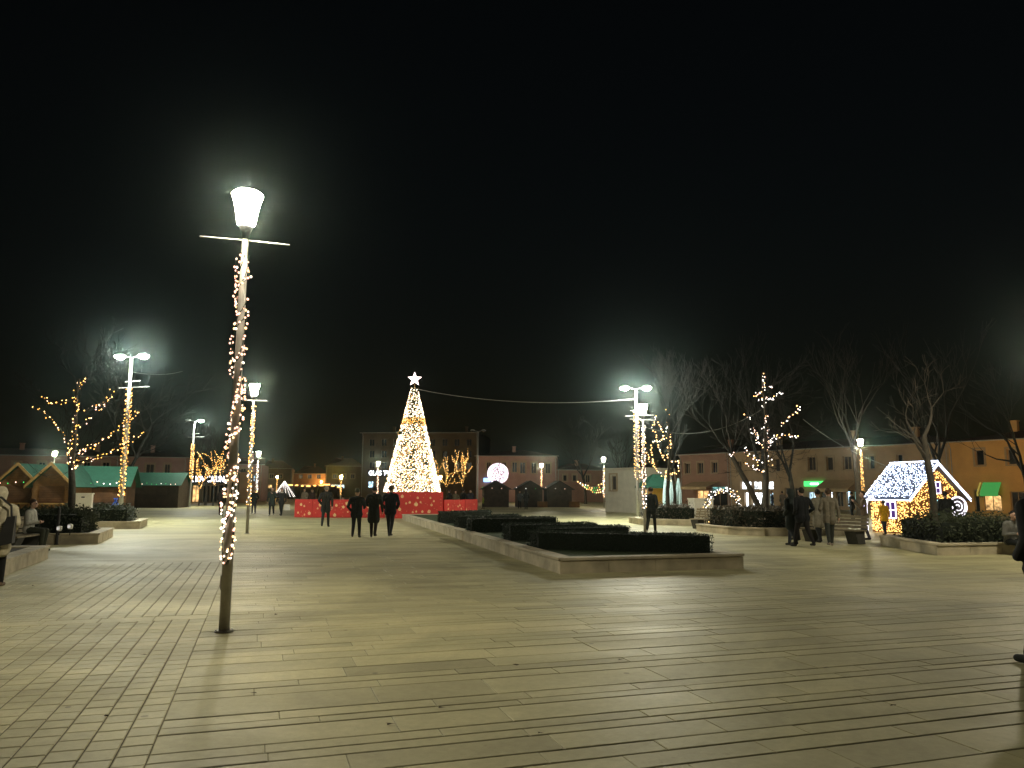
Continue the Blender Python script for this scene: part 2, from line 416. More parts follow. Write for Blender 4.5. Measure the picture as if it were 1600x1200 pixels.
def planter(name, poly, h, label, group=None, soil='soil', cap=.05, wt=.28, joints=True):
    """low stone planter: one block of walling per course length, a cap stone row, soil inside"""
    poly = [Vector((p[0], p[1], 0)) for p in poly]; n = len(poly)
    cen = sum(poly, Vector()) / n
    root = empty(name, (cen.x, cen.y, 0), 0, label, 'planter', group)
    L = [p - cen for p in poly]
    inner = []
    for i in range(n):
        p0, p1, p2 = L[i - 1], L[i], L[(i + 1) % n]
        d0, d1 = (p1 - p0).normalized(), (p2 - p1).normalized()
        n0, n1 = Vector((-d0.y, d0.x, 0)), Vector((-d1.y, d1.x, 0))
        bis = (n0 + n1).normalized(); inner.append(p1 + bis * (wt / max(.35, bis.dot(n0))))
    def ring(off, z0, z1, nm, mk, step):
        for i in range(n):
            a, b, ia, ib = L[i], L[(i + 1) % n], inner[i], inner[(i + 1) % n]
            ln = (b - a).length; ks = max(1, round(ln / step))
            nr = Vector(((b - a).y, -(b - a).x, 0)).normalized() * off
            for k in range(ks):
                t0, t1 = k / ks, (k + 1) / ks; e = .004 / ln
                t0 += e if k else 0; t1 -= e if k < ks - 1 else 0
                q = [a.lerp(b, t0) + nr, a.lerp(b, t1) + nr, ia.lerp(ib, t1) - nr, ia.lerp(ib, t0) - nr]
                mb = MB(); mb.prism([(v.x, v.y) for v in q], z0, z1); mb.build(nm, M_[mk], root)
    ring(0, -.02, h - cap - .012, 'wall_stone', 'limestone', 1.1)
    sh = MB(); sh.prism([(v.x * .995, v.y * .995) for v in L], h - cap - .0125, h - cap - .002)
    ring(.03, h - cap, h, 'cap_stone', 'limestone', 1.4)
    s_ = MB(); s_.prism([(v.x, v.y) for v in inner], h - .2, h - .035); s_.build('soil', M_[soil], root)
    return root

def abp(*ab): return [AB(a, b) for a, b in ab]
# central long planter and its clipped hedges
planter('stone_planter', abp((5.69, 14.4), (9.88, 14.4), (10.4, 43.8), (7.75, 43.8)), .31, 'long low stone planter with rows of clipped hedges in the middle of the square', soil='lawn')
HD = [(6.2, 9.5, 17.2, 14.95, .8, .7, 'clipped dark hedge in the planter, nearest to the stone corner'),
      (6.75, 9.33, 18.1, 18.6, .75, .74, 'second clipped hedge of the long planter behind the nearest one'),
      (6.5, 9.25, 20.2, 20.4, .8, .74, 'third clipped hedge of the long planter counted from the near corner'),
      (6.6, 9.75, 24.6, 24.9, .85, .76, 'fourth clipped hedge of the long planter counted from the near corner'),
      (6.85, 9.7, 27.4, 28.6, .8, .74, 'fifth clipped hedge of the long planter, slanting towards the red stand'),
      (7.15, 10.0, 31.4, 33.6, .8, .78, 'farthest clipped hedge of the long planter close to the red stand')]
for a0, a1, b0, b1, th, top, lab in HD:
    leafy_box('clipped_hedge', abp((a0, b0), (a1, b1), (a1 + .02, b1 + th), (a0 + .05, b0 + th)), .275, top - .03, lab, 900 if b0 < 19 else 420, .022 if b0 < 19 else .032, group='clipped hedges in the long planter', rough=.012)

# planters along both edges of the square
PL = [('low stone planter beside the person in the cream jacket', [(-8.4, 16.7), (-4.45, 16.7), (-4.65, 20.95), (-8.4, 20.95)], None),
      ('low stone planter under the tree wrapped in orange lights', [(-8.6, 26.35), (-4.55, 26.35), (-4.75, 30.1), (-8.6, 30.1)], None),
      ('low stone planter in front of the kiosk with bright green roof', [(-8.6, 35.85), (-4.67, 35.85), (-4.85, 39.6), (-8.6, 39.6)], None),
      ('low stone planter with a tall white plinth behind the lone walking man', [(18.05, 34.7), (20.04, 32.8), (22.6, 33.2), (22.6, 37.2), (18.6, 37.2)], None),
      ('low stone planter with brownish hedge beside the light arch', [(17.13, 25.9), (17.86, 24.63), (21.4, 24.4), (21.4, 28.6), (17.4, 28.6)], None),
      ('low stone planter with a dark trunk in front of the gingerbread house', [(16.85, 15.99), (21.0, 15.7), (21.6, 19.8), (18.43, 19.6)], None)]
for lab, q, _ in PL: planter('stone_planter', abp(*q), .3, lab, 'low stone planters along the edges of the square')
def shrink(q, k):
    cx = sum(p[0] for p in q) / len(q); cy = sum(p[1] for p in q) / len(q)
    return [(cx + (p[0] - cx) * k, cy + (p[1] - cy) * k) for p in q]
leafy_box('loose_hedge', abp(*shrink(PL[1][1], .74)), .26, .86, 'dark untrimmed hedge in the planter below the orange-lit tree', 330, .05, 'shrub', rough=.09)
leafy_box('loose_hedge', abp(*shrink(PL[2][1], .72)), .26, .8, 'dark green hedge in the planter in front of the green-roofed kiosk', 200, .06, 'shrub', rough=.09)
leafy_box('loose_hedge', abp((18.9, 34.6), (20.2, 33.5), (21.0, 33.7), (21, 36.5), (19, 36.5)), .26, .85, 'reddish brown hedge beside the tall white plinth', 220, .06, 'shrubred', rough=.1)
leafy_box('loose_hedge', abp(*shrink(PL[4][1], .8)), .26, .95, 'brownish clipped hedge between the light arch and the strolling couple', 260, .055, 'shrubred', rough=.06)
leafy_box('loose_hedge', abp(*shrink(PL[5][1], .72)), .26, .84, 'dark ragged hedge in the planter in front of the gingerbread house', 330, .05, 'shrub', rough=.11)
leafy_box('loose_hedge', abp(*shrink([(-8.4, 17.4), (-5.2, 17.4), (-5.4, 20.9), (-8.4, 20.9)], .8)), .26, .55, 'low dark hedge in the planter beside the cream jacket', 240, .05, 'shrub', rough=.09)
# ------------------------------------------------------------------ buildings
def facade_point(A, B, px, py):
    """where the sight line through a photo pixel meets the facade plane: distance along it and height"""
    d = ray(px, py); e = (B - A).normalized()
    # A + s e = t d (plan)
    det = e.x * (-d.y) - (-d.x) * e.y
    s = ((-A.x) * (-d.y) - (-d.x) * (-A.y)) / det
    t = (A.y + s * e.y) / d.y
    return s, EYE + d.z * t

def building(name, A, B, depth, h, mk, label, wins, roof='tile', roof_h=1.2, cornice=.22, floor_band=None, over=.35, fm='frame'):
    A = Vector((A[0], A[1], 0)); B = Vector((B[0], B[1], 0)); L = (B - A).length
    rz = math.atan2((B - A).y, (B - A).x)
    root = empty(name, (A.x, A.y, 0), rz, label, 'building')
    ops = []
    for wn in wins:
        (x0, x1, y0, y1, kind) = wn
        if kind.startswith('='): s0, s1, z0, z1, kind = x0, x1, y0, y1, kind[1:]
        else:
            s0, z1 = facade_point(A, B, x0, y0); s1, z0 = facade_point(A, B, x1, y1)
        s0, s1 = sorted((s0, s1)); z0, z1 = sorted((z0, z1)); z0 = max(z0, .05); z1 = min(z1, h - .15)
        if s0 > .1 and s1 < L - .1: ops.append((s0, s1, z0, z1, kind))
    xs = sorted({0, L, *[o[0] for o in ops], *[o[1] for o in ops]}); zs = sorted({0, h, *[o[2] for o in ops], *[o[3] for o in ops]})
    wb = MB()
    for i in range(len(xs) - 1):
        for j in range(len(zs) - 1):
            cx, cz = (xs[i] + xs[i + 1]) / 2, (zs[j] + zs[j + 1]) / 2
            if any(o[0] < cx < o[1] and o[2] < cz < o[3] for o in ops): continue
            wb.add([(xs[i], 0, zs[j]), (xs[i + 1], 0, zs[j]), (xs[i + 1], 0, zs[j + 1]), (xs[i], 0, zs[j + 1])], [(0, 1, 2, 3)])
    rec = .22
    for s0, s1, z0, z1, k in ops:
        wb.add([(s0, 0, z0), (s1, 0, z0), (s1, 0, z1), (s0, 0, z1), (s0, rec, z0), (s1, rec, z0), (s1, rec, z1), (s0, rec, z1)],
               [(0, 1, 5, 4), (1, 2, 6, 5), (2, 3, 7, 6), (3, 0, 4, 7)])
    wb.add([(0, 0, 0), (L, 0, 0), (L, depth, 0), (0, depth, 0), (0, 0, h), (L, 0, h), (L, depth, h), (0, depth, h)],
           [(1, 2, 6, 5), (2, 3, 7, 6), (3, 0, 4, 7)])
    wb.build('wall', M_[mk], root)
    for s0, s1, z0, z1, k in ops:
        pm = {'dark': 'glass', 'shut': 'shutter', 'white': 'shopwhite', 'blue': 'shopblue', 'warm': 'shopwarm', 'teal': 'shopteal'}[k]
        wo = MB(); t = .07; y = rec - .04                                  # frame
        wo.box(((s0 + s1) / 2, y, z0 + t / 2), (s1 - s0, .06, t)); wo.box(((s0 + s1) / 2, y, z1 - t / 2), (s1 - s0, .06, t))
        wo.box((s0 + t / 2, y, (z0 + z1) / 2), (t, .06, z1 - z0 - 2 * t)); wo.box((s1 - t / 2, y, (z0 + z1) / 2), (t, .06, z1 - z0 - 2 * t))
        if s1 - s0 > .7: wo.box(((s0 + s1) / 2, y, (z0 + z1) / 2), (t * .8, .05, z1 - z0 - 2 * t))
        wob = wo.build('window', M_[fm], root)
        pb = MB(); pb.box(((s0 + s1) / 2, rec, (z0 + z1) / 2), (s1 - s0 - t, .02, z1 - z0 - t)); pb.build('pane', M_[pm], wob)
        if z0 > h * .4:
            sb = MB(); sb.box(((s0 + s1) / 2, -.05, z0 - .06), (s1 - s0 + .3, .16, .08)); sb.build('sill', M_[fm], wob)
            sb = MB()
            for sx in (s0 - .1, s1 + .1): sb.box((sx, -.012, (z0 + z1) / 2 + .03), (.17, .05, z1 - z0 + .1))
            sb.box(((s0 + s1) / 2, -.012, z1 + .13), (s1 - s0 + .37, .05, .13)); sb.build('surround', M_[fm], wob)
    if cornice:
        cb = MB(); cb.box((L / 2, -.13, h - cornice / 2 - .01), (L, .26, cornice)); cb.build('cornice', M_[mk], root)
    if floor_band:
        cb = MB(); cb.box((L / 2, -.04, floor_band), (L - .02, .1, .16)); cb.build('string_course', M_[mk], root)
    if roof:
        rb = MB(); o = over
        e = [(-o, -o, h + .002), (L + o, -o, h + .002), (L + o, depth + o, h + .002), (-o, depth + o, h + .002)]
        rd = [(depth * .45, depth / 2, h + roof_h), (L - depth * .45, depth / 2, h + roof_h)]
        rb.add(e + rd, [(3, 2, 1, 0), (0, 1, 5, 4), (2, 3, 4, 5), (1, 2, 5), (3, 0, 4)]); ro_ = rb.build('roof', M_[roof], root)
        rg = random.Random(int(L * 50)); 
        for k in range(max(1, int(L / 7))):
            x = L * (k + rg.uniform(.3, .7)) / max(1, int(L / 7)); y = depth * rg.uniform(.3, .42); z = h + roof_h * y / (depth / 2)
            ch = MB(); ch.box((x, y, z + .3), (.5, .45, 1.1)); ch.box((x, y, z + .9), (.62, .57, .1)); ch.build('chimney', M_[mk], ro_)
        gt = MB(); gt.tube([(-over, -over - .05, h - .02), (L + over, -over - .05, h - .02)], .06, 6); gt.build('gutter', M_['iron'], ro_)
        for x in (.18, L - .18):
            dp_ = MB(); dp_.tube([(x, -over - .05, h - .04), (x, -.34, h - .25), (x, -.06, h - .55), (x, -.06, .1)], .045, 6); dp_.build('downpipe', M_['iron'], root)
    return root

# long row on the right: tan block and ochre block share one line
RA = Vector((262 / FPX * 92, 92, 0)); RB = Vector((800 / FPX * 62, 62, 0)); re = (RB - RA).normalized()
s_t, _ = facade_point(RA, RB, 1487, 768); s_b, _ = facade_point(RA, RB, 1141, 768)
def rp(s): return (RA + re * s)[:2]
building('town_house', RA[:2], rp(s_b - .02), 11, 6.0, 'brown', 'brown two storey house with cafe awnings behind the light arch',
    [(1070, 1078, 724, 740, 'dark'), (1090, 1099, 723, 740, 'dark'), (1112, 1121, 722, 739, 'dark'),
     (1064, 1078, 766, 792, 'dark'), (1088, 1108, 766, 792, 'warm'), (1111, 1137, 760, 768, 'teal'), (1111, 1137, 770, 794, 'dark')], floor_band=3.2)
building('town_house', rp(s_b), rp(s_t - .02), 11, 6.0, 'tan', 'long tan two storey house with lit shop and green pharmacy sign',
    [(1150, 1159, 720, 739, 'shut'), (1181, 1190, 719, 738, 'shut'), (1210, 1219, 717, 737, 'shut'), (1262, 1275, 714, 735, 'shut'), (1291, 1302, 714, 735, 'shut'), (1317, 1331, 713, 734, 'shut'), (1357, 1367, 712, 733, 'dark'), (1401, 1411, 710, 731, 'dark'), (1441, 1455, 709, 730, 'dark'),
     (1157, 1174, 752, 765, 'white'), (1176, 1190, 752, 765, 'white'), (1192, 1209, 752, 765, 'white'), (1163, 1170, 769, 795, 'white'), (1174, 1195, 769, 794, 'white'), (1201, 1209, 769, 795, 'blue'),
     (1226, 1234, 762, 796, 'shut'), (1240, 1250, 762, 796, 'shut'),
     (1262, 1278, 768, 788, 'blue'), (1281, 1292, 768, 790, 'dark'), (1296, 1302, 768, 795, 'white'), (1306, 1318, 768, 792, 'dark'), (1322, 1330, 767, 792, 'blue'), (1333, 1342, 767, 792, 'teal'),
     (1440, 1460, 760, 796, 'shut')], floor_band=3.15)
oc = building('town_house', rp(s_t), rp(s_t + 19), 11, 6.0, 'ochre', 'ochre two storey house glowing orange behind the gingerbread house',
    [(1523, 1538, 703, 727, 'dark'), (1573, 1588, 702, 726, 'dark'), (1624, 1640, 701, 725, 'dark'),
     (1521, 1532, 765, 801, 'dark'), (1536, 1566, 773, 799, 'warm'), (1578, 1604, 768, 805, 'dark'), (1640, 1660, 765, 803, 'dark')], floor_band=3.25)
# awnings over the pavement
def awning(px0, px1, py_top, py_bot, label, mk, out=1.3, A=RA, B=RB, mk2=None):
    s0, zt = facade_point(A, B, px0, py_top); s1, zb = facade_point(A, B, px1, py_bot)
    e = (B - A).normalized(); nrm = Vector((e.y, -e.x, 0))
    if nrm.y > 0: nrm = -nrm
    p0, p1 = A + e * s0, A + e * s1
    root = empty('shop_awning', (p0.x, p0.y, 0), 0, label, 'awning'); q = Vector((p0.x, p0.y, 0)); off = nrm * .03
    cl = MB()
    a, b = p0 - q + off, p1 - q + off
    cl.slab([a + Vector((0, 0, zt)), b + Vector((0, 0, zt)), b + nrm * out + Vector((0, 0, zb)), a + nrm * out + Vector((0, 0, zb))], .03)
    cl.build('canopy', M_[mk], root)
    vb = MB(); a2, b2 = a + nrm * (out + .02), b + nrm * (out + .02)
    vb.slab([a2 + Vector((0, 0, zb - .28)), b2 + Vector((0, 0, zb - .28)), b2 + Vector((0, 0, zb)), a2 + Vector((0, 0, zb))], .02); vb.build('valance', M_[mk2 or mk], root)
    for t in (.03, .97):
        ar = MB(); c_ = a.lerp(b, t); ar.tube([c_ + Vector((0, 0, zb - .35)), c_ + nrm * out + Vector((0, 0, zb - .05))], .025); ar.build('arm', M_['dark'], root)
    return root
awning(1084, 1124, 753, 761, 'beige awning over the cafe beside the orange street lamp', 'awning', 2.2)
awning(1290, 1344, 750, 764, 'long beige awning beside the green pharmacy sign', 'awning', 2.0)
awning(1536, 1566, 754, 770, 'backlit green awning on the ochre house', 'awngreen', .7, mk2='awngreen')
awning(1531, 1535, 754, 770, 'narrow backlit yellow awning next to the green one', 'awnyellow', .7, mk2='awnyellow')

def text_mesh(name, txt, size, m, parent, mtx, ext=.03):
    cu = bpy.data.curves.new('lettering', 'FONT'); cu.body = txt; cu.size = size; cu.extrude = ext; cu.align_x = 'LEFT'; cu.resolution_u = 2
    to = bpy.data.objects.new('lettering_source', cu); C.objects.link(to)
    me = bpy.data.meshes.new_from_object(to.evaluated_get(bpy.context.evaluated_depsgraph_get()))
    bpy.data.objects.remove(to); bpy.data.curves.remove(cu)
    o = bpy.data.objects.new(name, me); C.objects.link(o); me.materials.clear(); me.materials.append(m)
    o.parent = parent; o.matrix_local = mtx
    return o
def sign(px0, px1, py0, py1, A, B, label, txt, m, back='dark', out=.2):
    A = Vector((A[0], A[1], 0)); B = Vector((B[0], B[1], 0)); e = (B - A).normalized()
    s0, z1 = facade_point(A, B, px0, py0); s1, z0 = facade_point(A, B, px1, py1)
    p = A + e * s0; rz = math.atan2(e.y, e.x)
    root = empty('shop_sign', (p.x, p.y, z0), rz, label, 'sign')
    W, H = s1 - s0, z1 - z0
    bb = MB(); bb.box((W / 2, -out, H / 2), (W, .1, H)); bb.build('board', M_[back], root)
    if txt:
        mt = Matrix.Translation((.04 * W, -out - .06, H * .14)) @ Matrix.Rotation(R(90), 4, 'X')
        o = text_mesh('lettering', txt, H * 1.02, m, root, mt)
        wd = max(v.co.x for v in o.data.vertices) or 1
        o.matrix_local = mt @ Matrix.Diagonal((W * .92 / wd, 1, 1, 1))
    return root
gs = sign(1258, 1296, 752, 760, RA, RB, 'green lit pharmacy sign above the shop windows', None, None, 'signgreen')
gb = MB(); gb.box((1.2, -.27, .25), (.9, .03, .16)); gb.box((2.5, -.27, .25), (.5, .03, .16)); gb.build('lit_strip', M_['sign'], gs)

# left row
LA, LB = Vector((-72, 100, 0)), Vector((-49.4, 106, 0))
building('town_house', (-84, 97.4), (-53.8, 105.9), 12, 6.1, 'brown', 'long dim brown house behind the wooden kiosks',
    [(20, 31, 722, 738, 'dark'), (60, 70, 722, 738, 'dark'), (0, 30, 748, 764, 'warm'), (130, 140, 722, 738, 'dark'), (160, 170, 722, 738, 'dark')], floor_band=3.3)
building('town_house', (-53.7, 106), (-45.4, 108), 12, 6.1, 'pink', 'rose two storey house with shuttered windows behind the dark kiosk',
    [(200, 207, 725, 739, 'shut'), (228, 240, 725, 740, 'shut'), (257, 265, 725, 740, 'shut'), (283, 291, 726, 740, 'shut')], floor_band=3.3)
SA, SB = (-42.5, 100), (-34.4, 98)
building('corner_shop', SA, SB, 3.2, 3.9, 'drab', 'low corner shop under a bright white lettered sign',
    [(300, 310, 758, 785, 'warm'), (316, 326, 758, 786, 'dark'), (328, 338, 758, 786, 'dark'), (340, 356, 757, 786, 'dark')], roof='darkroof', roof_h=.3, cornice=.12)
sign(290, 358, 742, 755, SA, SB, 'bright white illuminated letters along the corner shop roof', 'LUK IOV CAJUN', M_['sign'], out=.7)
building('town_house', (-41.5, 114), (-37.0, 115), 10, 5.4, 'pink', 'dim rose house partly behind the sign and the second lantern',
    [(376, 384, 732, 742, 'shut'), (391, 399, 742, 752, 'blue')], floor_band=3.3)

# centre: hotel, house beside it, low house, dark houses far down the street
HA, HB = (-27.6, 142), (-6.2, 140)
hw = []
for py in (686, 704, 722):
    for k in range(9): hw.append((577 + k * 19, 585 + k * 19, py, py + 11, 'dark'))
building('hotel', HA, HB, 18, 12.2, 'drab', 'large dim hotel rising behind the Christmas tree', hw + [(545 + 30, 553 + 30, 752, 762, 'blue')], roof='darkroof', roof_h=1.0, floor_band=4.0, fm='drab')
sign(576, 612, 734, 744, HA, HB, 'white illuminated shop letters to the side of the Christmas tree', 'GLAS TK', M_['sign'], out=.5)
MA, MC = (-5.5, 121), (7.0, 120)
building('town_house', MA, MC, 12, 7.1, 'pink', 'brown house behind the glowing white ball',
    [(760, 767, 722, 738, 'shut'), (784, 791, 722, 738, 'shut'), (800, 808, 722, 738, 'dark'), (812, 821, 722, 740, 'dark'), (830, 838, 723, 740, 'dark'), (852, 860, 724, 740, 'shut')], floor_band=3.6)
sign(756, 766, 747, 753, MA, MC, 'small blue lit sign beside the glowing ball', None, None, 'signblue', .3)
building('town_house', (7.1, 121), (15.5, 122), 12, 5.0, 'brown', 'low brown house right of the kiosks with dark roof',
    [(880, 886, 742, 752, 'dark'), (895, 901, 742, 752, 'dark'), (915, 922, 742, 754, 'dark')], floor_band=3.0)
building('town_house', (15.6, 118), (24.0, 110), 12, 4.6, 'drab', 'low dim house behind the white service building', [(930, 938, 745, 757, 'dark')])
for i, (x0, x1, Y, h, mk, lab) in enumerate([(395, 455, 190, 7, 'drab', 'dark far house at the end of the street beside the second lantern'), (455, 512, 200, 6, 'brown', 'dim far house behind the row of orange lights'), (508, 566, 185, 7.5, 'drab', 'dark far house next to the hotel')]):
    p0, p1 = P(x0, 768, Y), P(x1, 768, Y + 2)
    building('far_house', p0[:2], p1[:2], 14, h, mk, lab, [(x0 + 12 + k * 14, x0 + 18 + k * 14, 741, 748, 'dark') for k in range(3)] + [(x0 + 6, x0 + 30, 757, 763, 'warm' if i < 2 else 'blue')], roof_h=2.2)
# white service building by the tall mast
sb_p = G(946, 800); sb_q = P(1006, 800, sb_p.y - 3)
building('service_building', sb_p[:2], sb_q[:2], 4, 3.5, 'cream', 'plain cream service building beside the tall floodlight mast', [(954, 963, 743, 766, 'shut')], roof=None, cornice=.1)

# ================================================================== OBJECTS
# ---- street lamps
def garland_path(z0, z1, r, turns, rg, sway=0.0):
    pts = []; n = int(turns * 14)
    for i in range(n + 1):
        t = i / n; a = 2 * math.pi * turns * t
        off = sway * (math.sin(t * 17) * .5 + math.sin(t * 7 + 1))
        pts.append(Vector((math.cos(a) * r + off, math.sin(a) * r, z0 + (z1 - z0) * t + rg.uniform(-.012, .012))))
    return pts
def street_lamp(loc, label, H=5.2, strings=3, pal=('b_warm', 'b_pink', 'b_gold'), bulb=.03, step=.12, z0=1.0, garland=True, lamp='lantern', near=False, group='lantern street lamps round the square', bar_rz=0.0, k_lant=1.0):
    rg = random.Random(int(loc[0] * 7 + loc[1] * 13) + 5)
    root = empty('street_lamp', loc, rg.uniform(-.2, .2), label, 'street lamp', group)
    n = 20 if near else 10
    zb = H - .58
    pole = MB(); pole.lathe([(.06, -.02), (.06, 1.1), (.055, 1.2), (.05, 2.6), (.038, zb)], n); pole.build('pole', M_['iron'], root, smooth=True)
    fl = MB(); fl.lathe([(.105, 0), (.105, .012), (.08, .02)], n); fl.build('base_plate', M_['iron'], root)
    if near:
        for k in range(4):
            bo = MB(); bo.lathe([(.009, .01), (.009, .028)], 6, (.091 * math.cos(k * 1.57 + .8), .091 * math.sin(k * 1.57 + .8), 0)); bo.build('bolt', M_['galv'], root)
        dr = MB(); dr.box((-.0585, 0, .55), (.012, .06, .16)); dr.build('service_door', M_['iron'], root)
    hd = MB(); hd.lathe([(.042, zb - .02), (.05, zb + .05), (.088, zb + .14)], n); hd.build('lantern_holder', M_['dark'], root, smooth=True)
    gl = MB(); gl.lathe([(.085 * k_lant, zb + .142), (.115 * k_lant, zb + .18), (.132 * k_lant, zb + .3), (.16 * k_lant, zb + .44), (.195 * k_lant, zb + .54), (.165 * k_lant, zb + .57), (.08 * k_lant, zb + .59)], max(16, n)); gl.build('lantern_glass', M_[lamp], root, smooth=True)
    br = MB(); br.tube([(-.53, 0, zb - .015), (0, 0, zb - .035), (.53, 0, zb - .065)], .0085, 6); bo = br.build('crossbar', M_['galv'], root); bo.rotation_euler.z = bar_rz
    if garland:
        go = empty_part('light_garland', root)
        wm = MB(); bm_ = MB()
        for s in range(strings):
            turns = (zb - .35 - z0) * (1.15 if near else 1.3)
            ph = s * 2 * math.pi / strings + rg.uniform(-.4, .4)
            pts = []; n_ = int(turns * 16); f1, f2, p1 = rg.uniform(2, 4), rg.uniform(6, 9), rg.uniform(0, 6)
            for i in range(n_ + 1):
                t = i / n_; z = z0 + (zb - .22 - z0) * t
                an = ph + 2 * math.pi * turns * (t + .035 * math.sin(f2 * t * 3 + p1)) 
                r_ = (.066 if near else .06) * (1 + .2 * math.sin(f1 * t * 6 + p1))
                slip = (.05 * math.exp(-((z - 2.6) / .28) ** 2) - .02 * math.exp(-((z - 1.95) / .25) ** 2)) if near else 0
                if near and s == 2: r_ = .062; an = ph + 2 * math.pi * turns * t * .6
                pts.append(Vector((math.cos(an) * r_ + slip, math.sin(an) * r_ - (.02 if slip else 0), z + rg.uniform(-.012, .012))))
            wm.tube(pts, .006 if near else .005, 4)
            acc = 0; gap = step * rg.uniform(.4, 1.6)
            for i in range(1, len(pts)):
                sg = pts[i] - pts[i - 1]; L_ = sg.length; u = 0
                while acc + L_ - u >= gap:
                    u += gap - acc; acc = 0; gap = step * rg.choice((.45, .7, 1.0, 1.2, 1.6)) * (1.35 if near and pts[i].z > 3 else 1)
                    q = pts[i - 1] + sg * (u / L_); d = Vector((q.x, q.y, 0)).normalized() * rg.uniform(.002, .02)
                    hi_ = near and q.z > 2.6
                    bm_.mi = rg.choices((0, 1, 2), (7, 2, 1) if hi_ else (3, 3, 3))[0]
                    bm_.bulb(q + d + Vector((rg.gauss(0, .006), rg.gauss(0, .006), rg.uniform(-.02, .02))), bulb * rg.uniform(.75, 1.2), near)
                acc += L_ - u
        wm.build('wire', M_['wire'], go); stuff(bm_.build('bulbs', [M_[k] for k in pal], go))
    return root
def empty_part(name, parent):
    o = bpy.data.objects.new(name, None); C.objects.link(o); o.parent = parent; o.empty_display_size = .1; return o

def lamp_at(px, py_top, H, label, **kw):
    """a lamp of known height H whose top shows at that pixel stands at this distance"""
    d = ray(px, py_top); t = (H - EYE) / d.z
    return street_lamp((d.x * t, d.y * t, 0), label, H, **kw)
street_lamp(G(350, 987), 'tall lantern lamp nearest the viewer, pole wrapped in fairy lights', 5.25, 5, ('n_pink', 'n_warm', 'n_white'), .0132, .056, .76, near=True, bar_rz=.3, k_lant=.94)
street_lamp(G(386, 834), 'lantern lamp wrapped in lights beyond the nearest lamp', 5.62, 4, ('b_warm', 'b_white', 'b_gold'), .024, .11, 1.0)
street_lamp(G(1008, 833), 'lantern lamp wrapped in pinkish lights next to the tall floodlight mast', 5.1, 4, ('b_pink', 'b_white', 'b_warm'), .024, .1, .9)
# unseen lamp beyond the frame, set where the light on the paving calls for it
street_lamp(AB(17.9, 13.0), 'lantern lamp lighting the paving at right from beyond the picture edge', 5.2, 2)
lamp_at(404, 706, 5.2, 'far lantern lamp just beside the second lantern pole', bulb=.035, pal=('b_white', 'b_warm', 'b_white'))
lamp_at(846, 725, 5.2, 'far lantern lamp between two dark kiosks', bulb=.04)
lamp_at(943, 715, 5.2, 'far lantern lamp in front of the service building', bulb=.035, pal=('b_white', 'b_warm', 'b_white'))
lamp_at(591, 722, 5.2, 'far lantern lamp behind the three walkers', bulb=.04, pal=('b_pink', 'b_pink', 'b_warm'))
lamp_at(1344, 687, 5.2, 'lantern lamp with golden garland behind the gingerbread house', bulb=.03, pal=('b_gold', 'b_warm', 'b_gold'), strings=5)
lamp_at(86, 706, 5.2, 'lantern lamp rising behind the wooden kiosks', garland=False)
for px, py, H, lab in [(533, 743, 3.6, 'orange sodium lamp behind the walking man by the red stand'), (433, 744, 4.6, 'orange sodium lamp behind the couple walking this way'),
                       (1084, 745, 3.4, 'orange sodium lamp beside the folded parasols'), (688, 744, 3.6, 'orange sodium lamp at the foot of the Christmas tree'), (502, 752, 4, 'small orange lamp far down the street')]:
    lamp_at(px, py, H, lab, lamp='lanternfar', garland=px in (533, 433), pal=('b_gold', 'b_warm', 'b_gold'), bulb=.05, strings=2, group='orange sodium lamps')
street_lamp(P(1690, 768, 52) * 1 - Vector((0, 0, P(1690, 768, 52).z)), 'orange sodium lamp before the ochre house, beyond the picture edge', 5.2, lamp='lanternfar', garland=False, group='orange sodium lamps')

